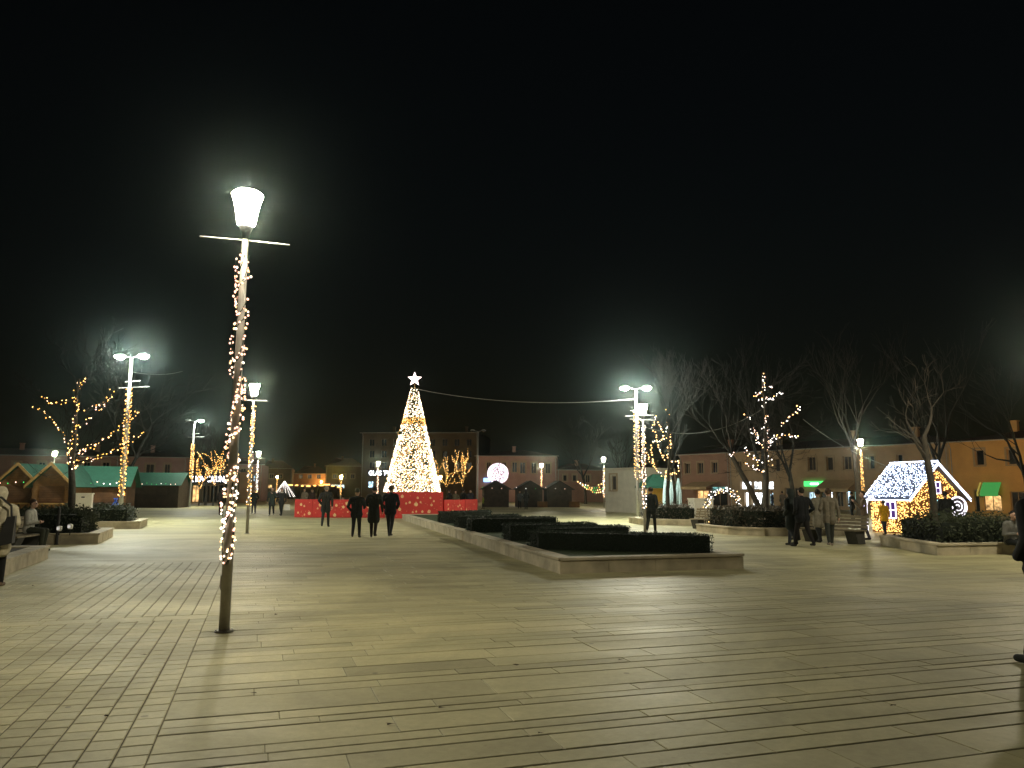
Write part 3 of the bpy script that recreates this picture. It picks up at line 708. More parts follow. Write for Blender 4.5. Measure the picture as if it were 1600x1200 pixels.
# ---- tall floodlight masts
def mast(loc, label, H, heads, rz=0.0, garland=(1.2, 5.6), bulb=.03, pal=('b_warm', 'b_gold', 'b_pink'), bars=True):
    rg = random.Random(int(H * 100)); root = empty('floodlight_mast', loc, rz, label, 'floodlight mast', 'tall twin floodlight masts')
    pl = MB(); pl.lathe([(.11, -.02), (.1, 1.5), (.085, H * .6), (.055, H - .1)], 12); pl.build('pole', M_['galv'], root, smooth=True)
    b = MB(); b.lathe([(.2, 0), (.2, .03), (.12, .05)], 12); b.build('base_plate', M_['galv'], root)
    ar = MB(); ar.tube([(-.5, 0, H + .02), (0, 0, H - .1), (.5, 0, H + .02)], .03, 6); ar.build('arm', M_['galv'], root)
    for s, lit in zip((-1, 1), heads):
        hd = empty_part('floodlight', root)
        h_ = MB(); h_.lathe([(.27, H - .005), (.28, H + .02), (.22, H + .1), (.09, H + .15), (.03, H + .16)], 16, (s * .62, 0, 0)); h_.build('housing', M_['galv'], hd, smooth=True)
        ln = MB(); ln.lathe([(.04, H - .15), (.13, H - .135), (.2, H - .09), (.25, H - .01)], 16, (s * .62, 0, 0)); ln.build('lens', M_['flood' if lit else 'glass'], hd, smooth=True)
    if bars:
        for z, L_ in ((H - 1.3, .5), (H - 1.6, 1.0)):
            c = MB(); c.tube([(-L_ * .6, .07, z), (L_, .07, z + .06)], .018, 6); c.build('crossbar', M_['galv'], root)
    if garland:
        go = empty_part('light_garland', root); wm = MB(); bm_ = MB()
        for s in range(5):
            pts = garland_path(garland[0], garland[1], .11, (garland[1] - garland[0]) * 1.2, rg)
            rot = Matrix.Rotation(s * 1.2566, 3, 'Z'); pts = [rot @ p for p in pts]; wm.tube(pts, .006, 4); acc = 0; gap = .1
            for i in range(1, len(pts)):
                acc += (pts[i] - pts[i - 1]).length
                if acc > gap: acc = 0; gap = rg.uniform(.06, .22); bm_.mi = rg.choice((0, 0, 1, 2)); bm_.bulb(pts[i] + Vector((pts[i].x * .25 + rg.gauss(0, .012), pts[i].y * .25, rg.gauss(0, .04))), bulb * rg.uniform(.7, 1.2))
        wm.build('wire', M_['wire'], go); stuff(bm_.build('bulbs', [M_[k] for k in pal], go))
    return root
def mast_at(px, py, H, label, heads, **kw):
    d = ray(px, py); t = (H - EYE) / d.z; return mast((d.x * t, d.y * t, 0), label, H, heads, **kw)
mast(G(997, 815), 'tall floodlight mast beside the pinkish lantern lamp, holding the cable', 7.4, (1, 1), garland=(2.3, 6.1), pal=('b_warm', 'b_pink', 'b_gold'))
mast_at(206, 556, 8.2, 'tall floodlight mast wrapped in gold behind the orange-lit tree', (1, 1), garland=(1.2, 6.6), bulb=.035, pal=('b_gold', 'b_warm', 'b_gold'), rz=-.1)
mast_at(304, 657, 8.2, 'tall floodlight mast by the corner shop with one head lit', (0, 1), garland=(2.4, 6.0), bulb=.05, pal=('b_gold', 'b_warm', 'b_gold'))
mast_at(747, 673, 8.4, 'unlit tall floodlight mast beside the red stand', (0, 0), garland=None, bars=False)

# ---- cables
def cable(p, q, sag, label, r=.014):
    p, q = Vector(p), Vector(q); pts = [p.lerp(q, t / 24) - Vector((0, 0, sag * 4 * (t / 24) * (1 - t / 24))) for t in range(25)]
    c = MB(); c.tube([x - p for x in pts], r, 5); return tag(c.build('overhead_cable', M_['cable'], None, p), label, 'cable', 'overhead cables')

# ---- trees
def grow(mb, p, d, ln, r, depth, rg, up=.12, spread=.55, kids=(2, 3), nseg=4, minr=.006, out=None):
    pts = [Vector(p)]; d = Vector(d).normalized(); rad = [r]
    for i in range(nseg):
        d = (d + Vector((rg.gauss(0, .13), rg.gauss(0, .13), rg.gauss(0, .1) + up))).normalized()
        pts.append(pts[-1] + d * ln / nseg); rad.append(max(minr, r * (1 - .55 * (i + 1) / nseg)))
    mb.tube(pts, rad, 5 if r > .05 else (4 if r > .02 else 3), False)
    if out is not None: out.append(pts)
    if depth > 0:
        for k in range(rg.randint(*kids)):
            i = rg.randint(1, nseg) if k else nseg
            e = d.orthogonal().normalized(); e = Matrix.Rotation(rg.uniform(0, 6.28), 3, d) @ e
            nd = (d + e * spread * rg.uniform(.6, 1.4)).normalized()
            grow(mb, pts[i], nd, ln * rg.uniform(.6, .82), max(minr, rad[i] * rg.uniform(.6, .8)), depth - 1, rg, up, spread, kids, max(2, nseg - 1), minr, out)
def bare_tree(loc, H, label, depth=6, seed=1, trunk=.3, r=.16, up=.14, spread=.5, group='bare trees', mk='twig', kids=(2, 4), minr=.009):
    rg = random.Random(seed); root = empty('bare_tree', loc, 0, label, 'tree', group)
    t = MB(); top = Vector((rg.uniform(-.3, .3), rg.uniform(-.2, .2), H * trunk))
    t.tube([(0, 0, -.05), (0, 0, .15), top * .5 + Vector((.08, 0, 0)), top], [r * 1.35, r * 1.05, r, r * .85], 8, False); t.build('trunk', M_['bark'], root, smooth=True)
    c = MB()
    for k in range(3):
        a = k * 2.1 + rg.uniform(-.5, .5)
        grow(c, top - Vector((0, 0, .3 * k)), (math.cos(a) * spread, math.sin(a) * spread, 1), H * (1 - trunk) * rg.uniform(.3, .42), r * .62, depth, rg, up, spread, kids, 4, minr)
    stuff(c.build('crown', M_[mk], root)); return root
def at_ground(px, Y): q = P(px, 768, Y); return (q.x, q.y, 0)
bare_tree(at_ground(1341, 56), 13.2, 'tall bare pale tree behind the lantern with golden garland', 4, 3, .38, .2, .16, .45, minr=.011)
bare_tree(at_ground(1476, 47), 11.8, 'tall bare forked tree behind the gingerbread house roof', 4, 8, .3, .17, .16, .4, minr=.01)
bare_tree(at_ground(1606, 40), 10.5, 'bare tree at the picture edge in front of the ochre house', 4, 12, .28, .16, .1, .55, minr=.009)
bare_tree(at_ground(1188, 46), 10.6, 'tall bare tree behind the white-lit tree', 4, 15, .25, .16, .2, .35, minr=.009)
bare_tree(at_ground(1240, 50), 9.8, 'bare tree in front of the long tan house beside the pharmacy sign', 4, 18, .3, .15, .18, .4, minr=.009)
bare_tree(at_ground(196, 47), 10.2, 'bare tree behind the gold wrapped floodlight mast', 4, 22, .28, .16, .08, .6, minr=.009)
bare_tree(at_ground(322, 84), 9.8, 'slender bare tree behind the corner shop sign', 4, 25, .25, .14, .22, .3, minr=.014)
bare_tree(at_ground(915, 105), 12, 'dim bare tree behind the low houses and the kiosks', 4, 31, .3, .18, .12, .5, minr=.016)
bare_tree(at_ground(972, 98), 10.5, 'dim bare tree behind the cream service building', 4, 37, .3, .18, .12, .5, minr=.016)
tq = P(1457, 768, 22.3); bare_tree((tq.x, tq.y, .25), 5.4, 'dark bare tree in the planter right before the gingerbread house', 3, 51, .55, .1, .06, .75, mk='bark', minr=.006)
# leaning unlit trunk by the light arch
lt_p = AB(20.2, 27.6, .2)
lr = empty('leaning_tree', lt_p, 0, 'dark leaning bare tree between the light arch and the lit shop', 'tree', 'bare trees')
tm = MB(); d_ = (P(1143, 712, lt_p.y) - lt_p); tm.tube([Vector((0, 0, -.05)), d_ * .5 + Vector((.06, 0, 0)), d_], [.14, .115, .09], 8, False); tm.build('trunk', M_['bark'], lr, smooth=True)
cm = MB(); rg = random.Random(5)
for k in range(4): grow(cm, d_, (-.35 + .3 * k - .3, .3 * (k % 2), 1), 1.6, .05, 5, rg, .16, .5, (2, 3), 4, .006)
stuff(cm.build('crown', M_['twig'], lr))

def lit_tree(base, Y, trunk, limbs, label, pal, bulb, step, twigs=3, jitter=.05, seed=2, r0=.12, wind=True, r_limb=.035, tw_up=.1, tw_len=1.1):
    rg = random.Random(seed); root = empty('lit_tree', base, 0, label, 'tree', 'trees hung with fairy lights'); b0 = Vector(base)
    tp = [P(x, y, Y) - b0 for x, y in trunk]; tp[0].z = -.05
    t = MB(); t.tube(tp, [r0 * (1 - .75 * i / (len(tp) - 1)) for i in range(len(tp))], 8, False); t.build('trunk', M_['bark'], root, smooth=True)
    c = MB(); bb = MB(); wm = MB()
    def lights(pts):
        wm.tube(pts, .006, 3, False); ac = rg.random() * step
        for i in range(1, len(pts)):
            sg = pts[i] - pts[i - 1]; L = sg.length; q = 0
            while ac + q < L:
                pp = pts[i - 1] + sg * ((ac + q) / L)
                bb.mi = rg.choices((0, 1, 2), (5, 3, 2))[0]
                bb.bulb(pp + Vector((rg.gauss(0, jitter), rg.gauss(0, jitter), rg.gauss(0, jitter))), bulb * rg.uniform(.75, 1.2)); q += step * rg.uniform(.6, 1.5)
            ac = ac + q - L
    for li in limbs:
        dy = 0; pts = []
        for x, y in li:
            dy += rg.uniform(-.22, .22); pts.append(P(x, y, Y + dy) - b0)
        lights(pts)
        rr = [r_limb * (1 - .6 * i / (len(pts) - 1)) for i in range(len(pts))]
        if wind: c.tube(pts, rr, 5, False)
        for k in range(twigs):
            i = rg.randint(1, len(pts) - 1); d = (pts[i] - pts[i - 1]).normalized() + Vector((rg.gauss(0, .4), rg.gauss(0, .4), .35))
            grow(c, pts[i], d, tw_len * rg.uniform(.6, 1.2), .014, 3, rg, tw_up, .5, (2, 3), 3, .005)
    stuff(c.build('crown', M_['twig'], root))
    go = empty_part('light_strings', root); wm.build('wire', M_['wire'], go); stuff(bb.build('bulbs', [M_[k] for k in pal], go))
    return root
YL = 26.6
lit_tree(P(112, 805, YL) * 1 - Vector((0, 0, P(112, 805, YL).z - .25)), YL, [(112, 812), (113, 760), (111, 725), (116, 690), (118, 650), (119, 620), (124, 592)],
    [[(112, 775 - 40), (109, 722), (106, 705), (112, 690), (117, 668), (118, 640), (120, 618)], [(114, 735), (120, 720), (114, 705), (119, 690), (116, 660), (121, 630), (118, 612)],
     [(108, 722), (105, 692), (98, 677), (80, 655), (64, 642), (51, 636)], [(119, 622), (100, 628), (86, 630), (73, 625), (65, 618)],
     [(122, 668), (134, 658), (146, 648)], [(132, 643), (150, 634), (166, 628), (174, 616), (179, 606)], [(150, 642), (165, 632), (172, 620)],
     [(118, 714), (136, 703), (156, 692), (181, 672), (202, 655), (219, 643)], [(116, 708), (136, 698), (158, 690)], [(110, 724), (136, 719), (162, 711), (192, 697), (212, 684), (225, 676)],
     [(119, 612), (120, 602), (125, 598), (121, 594)], [(124, 606), (130, 600), (135, 591), (137, 592)], [(109, 726), (120, 726), (116, 732)]],
    'tree with branches wrapped in orange fairy lights in the planter', ('b_gold', 'b_warm', 'b_pink'), .027, .085, 2, .04, 4, .13, True, .035, .08, .9)
def cv(pts, ox, oy, k): return [(ox + x / k, oy + y / k) for x, y in pts]
Y1 = 39.0
S1 = [[(258, 290), (265, 320), (262, 420), (258, 470), (285, 520), (290, 570), (270, 620), (265, 660), (280, 700), (320, 710), (355, 695), (350, 740), (345, 790), (290, 800), (250, 820)],
      [(178, 340), (160, 400), (150, 440), (170, 500), (178, 550)], [(200, 390), (210, 450), (245, 515)], [(258, 520), (200, 550), (145, 555), (135, 600), (150, 690), (165, 750), (210, 800), (245, 830), (270, 855), (300, 845)],
      [(100, 630), (120, 700), (160, 740)], [(180, 560), (205, 620), (220, 660), (245, 690)], [(275, 760), (250, 800), (262, 845)], [(275, 470), (290, 540), (268, 600), (285, 560)]]
b1 = P(1044, 768, Y1); t1 = lit_tree((b1.x, b1.y, .25), Y1, [(1044, 812), (1043, 765), (1046, 715), (1045, 670), (1043, 635)], [cv(s, 990, 580, 5) for s in S1],
    'tree hung with loops of warm lights above the green canopy', ('b_warm', 'b_warm', 'b_white'), .034, .11, 0, .03, 6, .11, False)
cm = MB(); rg = random.Random(77)
for k in range(9): grow(cm, P(1045, 690 - 5 * k, Y1) - Vector((b1.x, b1.y, .25)), (rg.uniform(-.35, .9), rg.uniform(-.4, .4), 1), 1.5, .03, 4, rg, .22, .42, (2, 4), 4, .007)
stuff(cm.build('bare_twigs', M_['twig'], t1))
sec = bare_tree((P(1053, 768, Y1 + 1).x, Y1 + 1, .25), 6.4, 'thin bare tree directly beside the tree hung with loops of lights', 4, 44, .4, .08, .2, .4, minr=.007)
Y2 = 30.3
S2 = [[(428, 130), (440, 200), (440, 270), (420, 330), (350, 360)], [(440, 260), (490, 262), (540, 250)], [(350, 320), (400, 330)], [(380, 385), (480, 385), (560, 345), (630, 320)], [(470, 360), (525, 385), (525, 410)], [(430, 410), (430, 460)],
      [(470, 525), (455, 610), (425, 680)], [(485, 630), (480, 740), (460, 850), (495, 880)], [(260, 515), (310, 575)], [(300, 690), (340, 650), (395, 750), (370, 770), (460, 850)], [(340, 690), (365, 720), (390, 745)],
      [(770, 430), (770, 490), (700, 540), (650, 600), (605, 640)], [(600, 705), (540, 745), (460, 800), (380, 810)], [(570, 715), (540, 760), (480, 800)], [(620, 710), (670, 720), (780, 745)], [(110, 915), (180, 880)],
      [(250, 820), (270, 900), (320, 915), (400, 985)], [(250, 975), (320, 1020), (410, 1060), (450, 1050), (490, 1000), (505, 940), (430, 895)], [(350, 935), (430, 965)], [(490, 970), (450, 1030), (480, 1050)], [(430, 760), (470, 780), (515, 790), (455, 840)]]
b2 = P(1197, 768, Y2); lit_tree((b2.x, b2.y, .25), Y2, [(1197, 822), (1198, 745), (1196, 700), (1196, 650), (1192, 600), (1191, 585)], [cv(s, 1120, 560, 6) for s in S2],
    'tree scattered with white fairy lights in front of the lit shop', ('b_white', 'b_pink', 'b_warm'), .027, .085, 2, .04, 9, .1, True, .022, .12, .8)
# small trees wrapped densely in yellow lights, far off
def glow_tree(loc, H, label, seed, pal=('b_gold', 'b_warm', 'b_gold'), bulb=.045, step=.16, spread=.5, group='far small trees wrapped in yellow lights'):
    rg = random.Random(seed); root = empty('lit_tree', loc, 0, label, 'tree', group)
    t = MB(); t.tube([(0, 0, -.05), (.03, 0, H * .2), (0, 0, H * .36)], [.1, .08, .07], 7, False); t.build('trunk', M_['bark'], root)
    c = MB(); out = []
    for k in range(4): a = k * 1.6 + rg.random(); grow(c, (0, 0, H * .33), (math.cos(a) * spread * 1.3, math.sin(a) * spread * 1.3, 1), H * .3, .05, 2, rg, .12, spread, (2, 2), 4, .012, out)
    stuff(c.build('crown', M_['twig'], root)); bb = MB()
    for pts in out:
        for i in range(1, len(pts)):
            sg = pts[i] - pts[i - 1]; n = max(1, int(sg.length / step))
            for j in range(n): bb.mi = rg.choice((0, 1, 2)); bb.bulb(pts[i - 1] + sg * (j / n) + Vector((rg.gauss(0, .03), rg.gauss(0, .03), rg.gauss(0, .03))), bulb * rg.uniform(.7, 1.2))
    stuff(bb.build('bulbs', [M_[k] for k in pal], root)); return root
glow_tree(at_ground(697, 98), 6.6, 'wide yellow-lit tree close to the Christmas tree', 3, spread=.7)
glow_tree(at_ground(722, 96), 6.9, 'narrow upright yellow-lit tree beside the unlit mast', 14, spread=.32)
glow_tree(at_ground(668, 100), 6.2, 'yellow-lit tree half hidden by the Christmas tree', 21)
glow_tree(at_ground(312, 82), 5.6, 'yellow-lit tree beside the mast above the corner shop sign', 33, bulb=.05, spread=.45)
glow_tree(at_ground(334, 82), 6.4, 'yellow-lit rounded tree above the corner shop sign', 36, bulb=.05, spread=.55)

# ---- Christmas tree on the red stand
XC = P(644, 768, 49.6); XC.z = 0
xt = empty('christmas_tree', (XC.x, XC.y, 1.55), 0, 'tall cone Christmas tree covered in white and gold lights with star', 'Christmas tree')
XH, XR = 6.75, 1.72
cone = MB(); rg = random.Random(3)
cone.lathe([(XR * .93, 0), (XR * .9, .1), (.18, XH * .97), (.02, XH)], 28)
for _ in range(5200):
    t = 1 - math.sqrt(rg.random()); a = rg.uniform(0, 6.28); r = XR * (1 - t * .9) * rg.uniform(.92, 1.02)
    cone.leaf((r * math.cos(a), r * math.sin(a), t * XH), .07, rg)
cone.build('fir_cone', M_['xtree'], xt)
xb = MB()
for _ in range(8800):
    t = 1 - math.sqrt(rg.random()); a = rg.uniform(0, 6.28); r = (XR * (1 - t) + .2 * t) * rg.uniform(.97, 1.06)
    z = t * XH
    band = .635 < t < .705
    xb.mi = rg.choices((0, 1, 2), (0, 3, 8) if band else ((6, 3, .8) if t > .7 else (4.6, 3.4, 1.6)))[0]
    xb.bulb((r * math.cos(a), r * math.sin(a), z), rg.uniform(.019, .031))
stuff(xb.build('bulbs', [M_['x_white'], M_['x_warm'], M_['x_gold']], xt))
for _ in range(16):
    a = rg.uniform(math.pi, 2 * math.pi); t = rg.uniform(.05, .6); r = (XR * (1 - t) + .2 * t) * 1.05
    o_ = MB(); o_.lathe([(.03, -.11), (.1, -.07), (.125, 0), (.1, .07), (.03, .11), (.02, .15)], 10, (r * math.cos(a), r * math.sin(a), t * XH)); o_.build('bauble', M_['xtree' if _ % 2 else 'goldprint'], xt, smooth=True)
st = MB(); sp_pts = []
for k in range(10):
    rr = .47 if k % 2 == 0 else .2; an = math.pi / 2 + k * math.pi / 5; sp_pts.append((rr * math.cos(an), rr * math.sin(an)))
st.add([(x, -.06, XH + .52 + z) for x, z in sp_pts] + [(x, .06, XH + .52 + z) for x, z in sp_pts] + [(0, -.14, XH + .52), (0, .14, XH + .52)],
       [(k, (k + 1) % 10, 20) for k in range(10)] + [(10 + (k + 1) % 10, 10 + k, 21) for k in range(10)] + [(k, 10 + k, 10 + (k + 1) % 10, (k + 1) % 10) for k in range(10)])
star = st.build('star', emit('star_light', (1, .8, .78), 3.2), xt)
ss = MB(); ss.tube([(0, 0, XH - .1), (0, 0, XH + .2)], .03); ss.build('star_stem', M_['trim'], xt)

def bauble_print(mb, c, r, ux, nrm):
    c = Vector(c); ux = Vector(ux); n = 14; up = Vector((0, 0, 1))
    pts = [c + nrm * .006 + ux * (r * math.cos(2 * math.pi * k / n)) + up * (r * math.sin(2 * math.pi * k / n)) for k in range(n)]
    mb.slab(pts, .004)
    t = c + up * r * 1.15
    mb.slab([t - ux * r * .22 - up * r * .12 + nrm * .006, t + ux * r * .22 - up * r * .12 + nrm * .006, t + ux * r * .18 + up * r * .2 + nrm * .006, t - ux * r * .18 + up * r * .2 + nrm * .006], .004)
def red_block(name, p0, p1, depth, h, label, prints, group):
    p0, p1 = Vector((p0[0], p0[1], 0)), Vector((p1[0], p1[1], 0)); L = (p1 - p0).length; rz = math.atan2((p1 - p0).y, (p1 - p0).x)
    root = empty(name, p0, rz, label, 'stage panel' if h < 1.3 else 'stand', group)
    n = max(1, round(L / 1.25))
    for k in range(n):
        b = MB(); b.box(((k + .5) * L / n, .02, h / 2), (L / n - .008, .04, h)); b.build('front_panel', M_['red'], root)
    b = MB(); b.box((L / 2, depth / 2 + .0225, h / 2 - .01), (L - .01, depth - .045, h - .02)); b.build('box_body', M_['red'], root)
    rg = random.Random(int(L * 100)); m = MB()
    done = []
    for k in range(prints * 4):
        if len(done) >= prints: break
        r = rg.choice((.05, .06, .08, .1)) * (1.15 if h > 1.3 else 1); x = min(max(rg.uniform(.05, .95) * L, .15), L - .15); z = min(max(rg.uniform(.1, .85) * h, .14), h - .2)
        if any((x - a_) ** 2 + (z - b_) ** 2 < (r * 1.6 + c_ * 1.6) ** 2 for a_, b_, c_ in done): continue
        done.append((x, z, r)); bauble_print(m, (x, 0, z), r, (1, 0, 0), Vector((0, -1, 0)))
    for k in range(prints * 2):
        x, z = rg.uniform(.1, L - .1), rg.uniform(.05, h - .05); s = .02
        m.slab([(x - s, -.006, z), (x, -.006, z - s), (x + s, -.006, z), (x, -.006, z + s)], .004)
    stuff(m.build('printed_baubles', M_['goldprint'], root)); return root
f0, f1 = G(603, 810), G(692, 811); f1 = P(692, 811, f0.y + .3); f0.z = f1.z = 0
red_block('tree_stand', f0, f1, 3.7, 1.55, 'tall red stand with gold baubles under the Christmas tree', 17, None)
l0, l1, l2 = P(460, 800, 47.2), P(488, 800, 46.9), P(601, 800, 47.1)
red_block('red_barrier', l0, (l1.x - .02, l1.y), .5, 1.08, 'short end of the low red barrier with baubles nearest the couple', 5, 'low red barriers round the tree')
red_block('red_barrier', l1, (l2.x, l2.y), .5, 1.08, 'long low red barrier behind the walking man', 20, 'low red barriers round the tree')
r0, r1, r2 = P(694, 800, 47.9), P(727, 800, 49.4), P(746, 800, 52)
red_block('red_barrier', r0, (r1.x - .02, r1.y), .5, 1.08, 'low red barrier with gold baubles right beside the tall stand', 10, 'low red barriers round the tree')
red_block('red_barrier', r1, (r2.x, r2.y), .5, 1.08, 'receding end of the low red barrier beside the unlit mast', 4, 'low red barriers round the tree')
mt_ = G(997, 815)
cable((XC.x, XC.y, 1.55 + XH - .1), (mt_.x, mt_.y, 6.75), .5, 'cable running from the Christmas tree top to the tall mast', .02)
cable((mt_.x, mt_.y, 5.35), P(1190, 640, 44), .9, 'cable sagging from the tall mast towards the bare trees', .012)
cable(P(1255, 655, 47), P(1385, 728, 34), .25, 'cable slanting down to the gingerbread house', .012)
q_ = P(206, 556, 8.2 and 39); cable((q_.x, q_.y, 7.6), P(285, 580, 60), .2, 'short cable leaving the gold wrapped mast', .014)

# ---- glowing ball
bc = P(778, 740, 90); br_ = 16 / FPX * 90
gbl = empty('light_ball', (bc.x, bc.y, 0), 0, 'glowing white ball of lights above the dark kiosk', 'light ball')
fr = MB(); rg = random.Random(8)
for k in range(7):
    a = math.pi * k / 7; fr.tube([(br_ * math.sin(t) * math.cos(a), br_ * math.sin(t) * math.sin(a), bc.z + br_ * math.cos(t)) for t in [i * 2 * math.pi / 24 for i in range(25)]], .03, 4)
fr.build('frame', M_['galv'], gbl)
bb = MB()
for k in range(1700):
    z = rg.uniform(-1, 1); a = rg.uniform(0, 6.28); s = math.sqrt(1 - z * z); bb.bulb((br_ * s * math.cos(a), br_ * s * math.sin(a), bc.z + br_ * z), .038)
stuff(bb.build('bulbs', emit('ball_bulb', (1, .84, .95), 2.6), gbl))
po = MB(); po.tube([(0, 0, 0), (0, 0, bc.z - br_)], .07, 8); po.build('post', M_['galv'], gbl)
pd = MB(); pd.box((0, 0, .1), (1.4, 1.4, .2)); pd.build('pedestal', M_['dark'], gbl)

# ---- kiosks
def kiosk(loc, rz, w, d, eave, ridge, mk, roof, label, gable_front=True, trim=None, lights=0, group=None, open_front=False):
    root = empty('wooden_kiosk', loc, rz, label, 'kiosk', group); hw, hd = w / 2, d / 2
    b = MB()
    b.add([(-hw, -hd, 0), (hw, -hd, 0), (hw, hd, 0), (-hw, hd, 0), (-hw, -hd, eave), (hw, -hd, eave), (hw, hd, eave), (-hw, hd, eave)], [(0, 1, 5, 4), (1, 2, 6, 5), (2, 3, 7, 6), (3, 0, 4, 7)])
    if gable_front: b.add([(-hw, -hd, eave), (hw, -hd, eave), (0, -hd, ridge - .05), (-hw, hd, eave), (hw, hd, eave), (0, hd, ridge - .05)], [(0, 1, 2), (4, 3, 5)])
    else: b.add([(-hw, -hd, eave), (-hw, hd, eave), (-hw, 0, ridge - .05), (hw, -hd, eave), (hw, hd, eave), (hw, 0, ridge - .05)], [(1, 0, 2), (3, 4, 5)])
    b.build('wall', M_[mk], root)
    o = .28; sl = (ridge - eave)
    for s in (-1, 1):
        r = MB()
        if gable_front:
            k = (hw + o) / hw; r.slab([(0, -hd - o, ridge), (0, hd + o, ridge), (s * hw * k, hd + o, ridge - sl * k), (s * hw * k, -hd - o, ridge - sl * k)][::s], -.05 if s > 0 else -.05)
        else:
            k = (hd + o) / hd; r.slab([(-hw - o, 0, ridge), (hw + o, 0, ridge), (hw + o, s * hd * k, ridge - sl * k), (-hw - o, s * hd * k, ridge - sl * k)][::-s], -.05)
        r.build('roof_slope', M_[roof], root)
    if trim:
        for s in (-1, 1):
            t = MB(); k = (hw + o) / hw
            t.slab([(0, -hd - o - .03, ridge - .12), (0, -hd - o - .03, ridge + .06), (s * hw * k, -hd - o - .03, ridge - sl * k + .06), (s * hw * k, -hd - o - .03, ridge - sl * k - .1)][::-s], .03); t.build('barge_board', M_[trim], root)
    f = MB(); f.box((0, -hd - .03, eave * .68), (w * .62, .04, eave * .42)); f.build('shutter', M_['wooddark' if mk == 'wooddark' else 'wood'], root)
    c = MB(); c.box((0, -hd - .16, eave * .44), (w * .7, .3, .05)); c.build('counter', M_['trim' if trim else 'wooddark'], root)
    if lights:
        bb = MB(); rg = random.Random(int(loc[0] * 10))
        for i in range(lights): bb.mi = rg.choice((0, 0, 1, 2)); t = i / lights * 2 - 1; bb.bulb((t * (hw + .2), -hd - .33, eave + .02 - .12 * abs(math.sin(i * .9))), .035)
        stuff(bb.build('light_string', [M_['b_white'], M_['b_pink'], M_['signgreen']], root))
    return root
KG = 'wooden market kiosks'
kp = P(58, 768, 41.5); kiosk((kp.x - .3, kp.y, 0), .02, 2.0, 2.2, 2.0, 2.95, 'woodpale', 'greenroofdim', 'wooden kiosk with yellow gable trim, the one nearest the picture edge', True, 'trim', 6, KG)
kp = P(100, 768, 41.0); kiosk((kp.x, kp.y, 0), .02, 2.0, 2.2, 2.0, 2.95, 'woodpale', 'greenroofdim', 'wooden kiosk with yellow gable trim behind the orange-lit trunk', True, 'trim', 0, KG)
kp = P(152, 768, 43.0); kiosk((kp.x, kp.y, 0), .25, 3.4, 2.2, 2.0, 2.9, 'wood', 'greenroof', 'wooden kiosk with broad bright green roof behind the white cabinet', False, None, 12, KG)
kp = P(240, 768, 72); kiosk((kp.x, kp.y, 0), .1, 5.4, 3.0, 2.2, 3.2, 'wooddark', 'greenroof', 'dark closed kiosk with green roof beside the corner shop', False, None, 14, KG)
for px, lab in ((774, 'dark wooden kiosk below the glowing ball'), (826, 'dark wooden kiosk in the middle of three behind the hedges'), (871, 'dark wooden kiosk nearest the cream service building')):
    kp = P(px, 768, 82); kiosk((kp.x, kp.y, 0), .12, 2.6, 2.4, 2.0, 2.75, 'wooddark', 'darkroof', lab, True, None, 3, KG)
# crates and lamps of the far market
for px, lab in ((847, 'pale wooden crate at the foot of the far lamp'), (897, 'pale wooden crate lying right of the dark kiosks')):
    kp = P(px, 768, 80); c = empty('wooden_crate', (kp.x, kp.y, 0), .2, lab, 'crate', 'pale crates by the kiosks')
    for k in range(3): b = MB(); b.box((0, -.4, .1 + k * .2), (.95, .03, .17)); b.build('slat', M_['woodpale'], c)
    b = MB(); b.box((0, 0, .31), (.9, .74, .6)); b.build('box_body', M_['woodpale'], c)
# festoon between kiosks and service building
fs = empty('festoon', P(897, 768, 78) * 1, 0, 'coloured festoon lights strung between kiosk and service building', 'festoon'); f0_ = P(897, 768, 78)
bb = MB(); wmm = MB()
for row in range(4):
    p_, q2 = P(899 + row * 4, 750 + row * 3, 78) - f0_, P(948, 752 + row * 4, 74) - f0_
    pts = [p_.lerp(q2, t / 12) - Vector((0, 0, .5 * 4 * (t / 12) * (1 - t / 12))) for t in range(13)]; wmm.tube(pts, .012, 3)
    for i, p in enumerate(pts):
        if rnd.random() < .8: bb.mi = rnd.choice((0, 0, 1, 2, 3)); bb.bulb(p, .06)
wmm.build('wire', M_['wire'], fs); stuff(bb.build('bulbs', [M_['b_warm'], M_['b_white'], M_['signgreen'], M_['b_gold']], fs))

# ---- green canopy stall, folded parasols, plinth, light arch
gp = P(1026, 768, 50); gk = empty('canopy_stall', (gp.x, gp.y, 0), .2, 'market stall with a green peaked canopy behind the lone man', 'stall')
c = MB(); c.add([(-1.1, -1, 2.0), (1.1, -1, 2.0), (1.1, 1, 2.0), (-1.1, 1, 2.0), (-.25, -.1, 2.75), (.25, -.1, 2.75), (.25, .1, 2.75), (-.25, .1, 2.75), (-1.1, -1, 1.85), (1.1, -1, 1.85), (1.1, 1, 1.85), (-1.1, 1, 1.85)],
    [(0, 1, 5, 4), (1, 2, 6, 5), (2, 3, 7, 6), (3, 0, 4, 7), (4, 5, 6, 7), (8, 9, 1, 0), (9, 10, 2, 1), (10, 11, 3, 2), (11, 8, 0, 3)]); c.build('canopy', M_['greenroof'], gk)
for sx in (-1, 1):
    for sy in (-.9, .9): c = MB(); c.tube([(sx, sy, 0), (sx, sy, 1.99)], .03); c.build('post', M_['galv'], gk)
c = MB(); c.box((.2, .6, .95), (1.5, .06, 1.8)); c.build('back_panel', M_['orangepost'], gk)
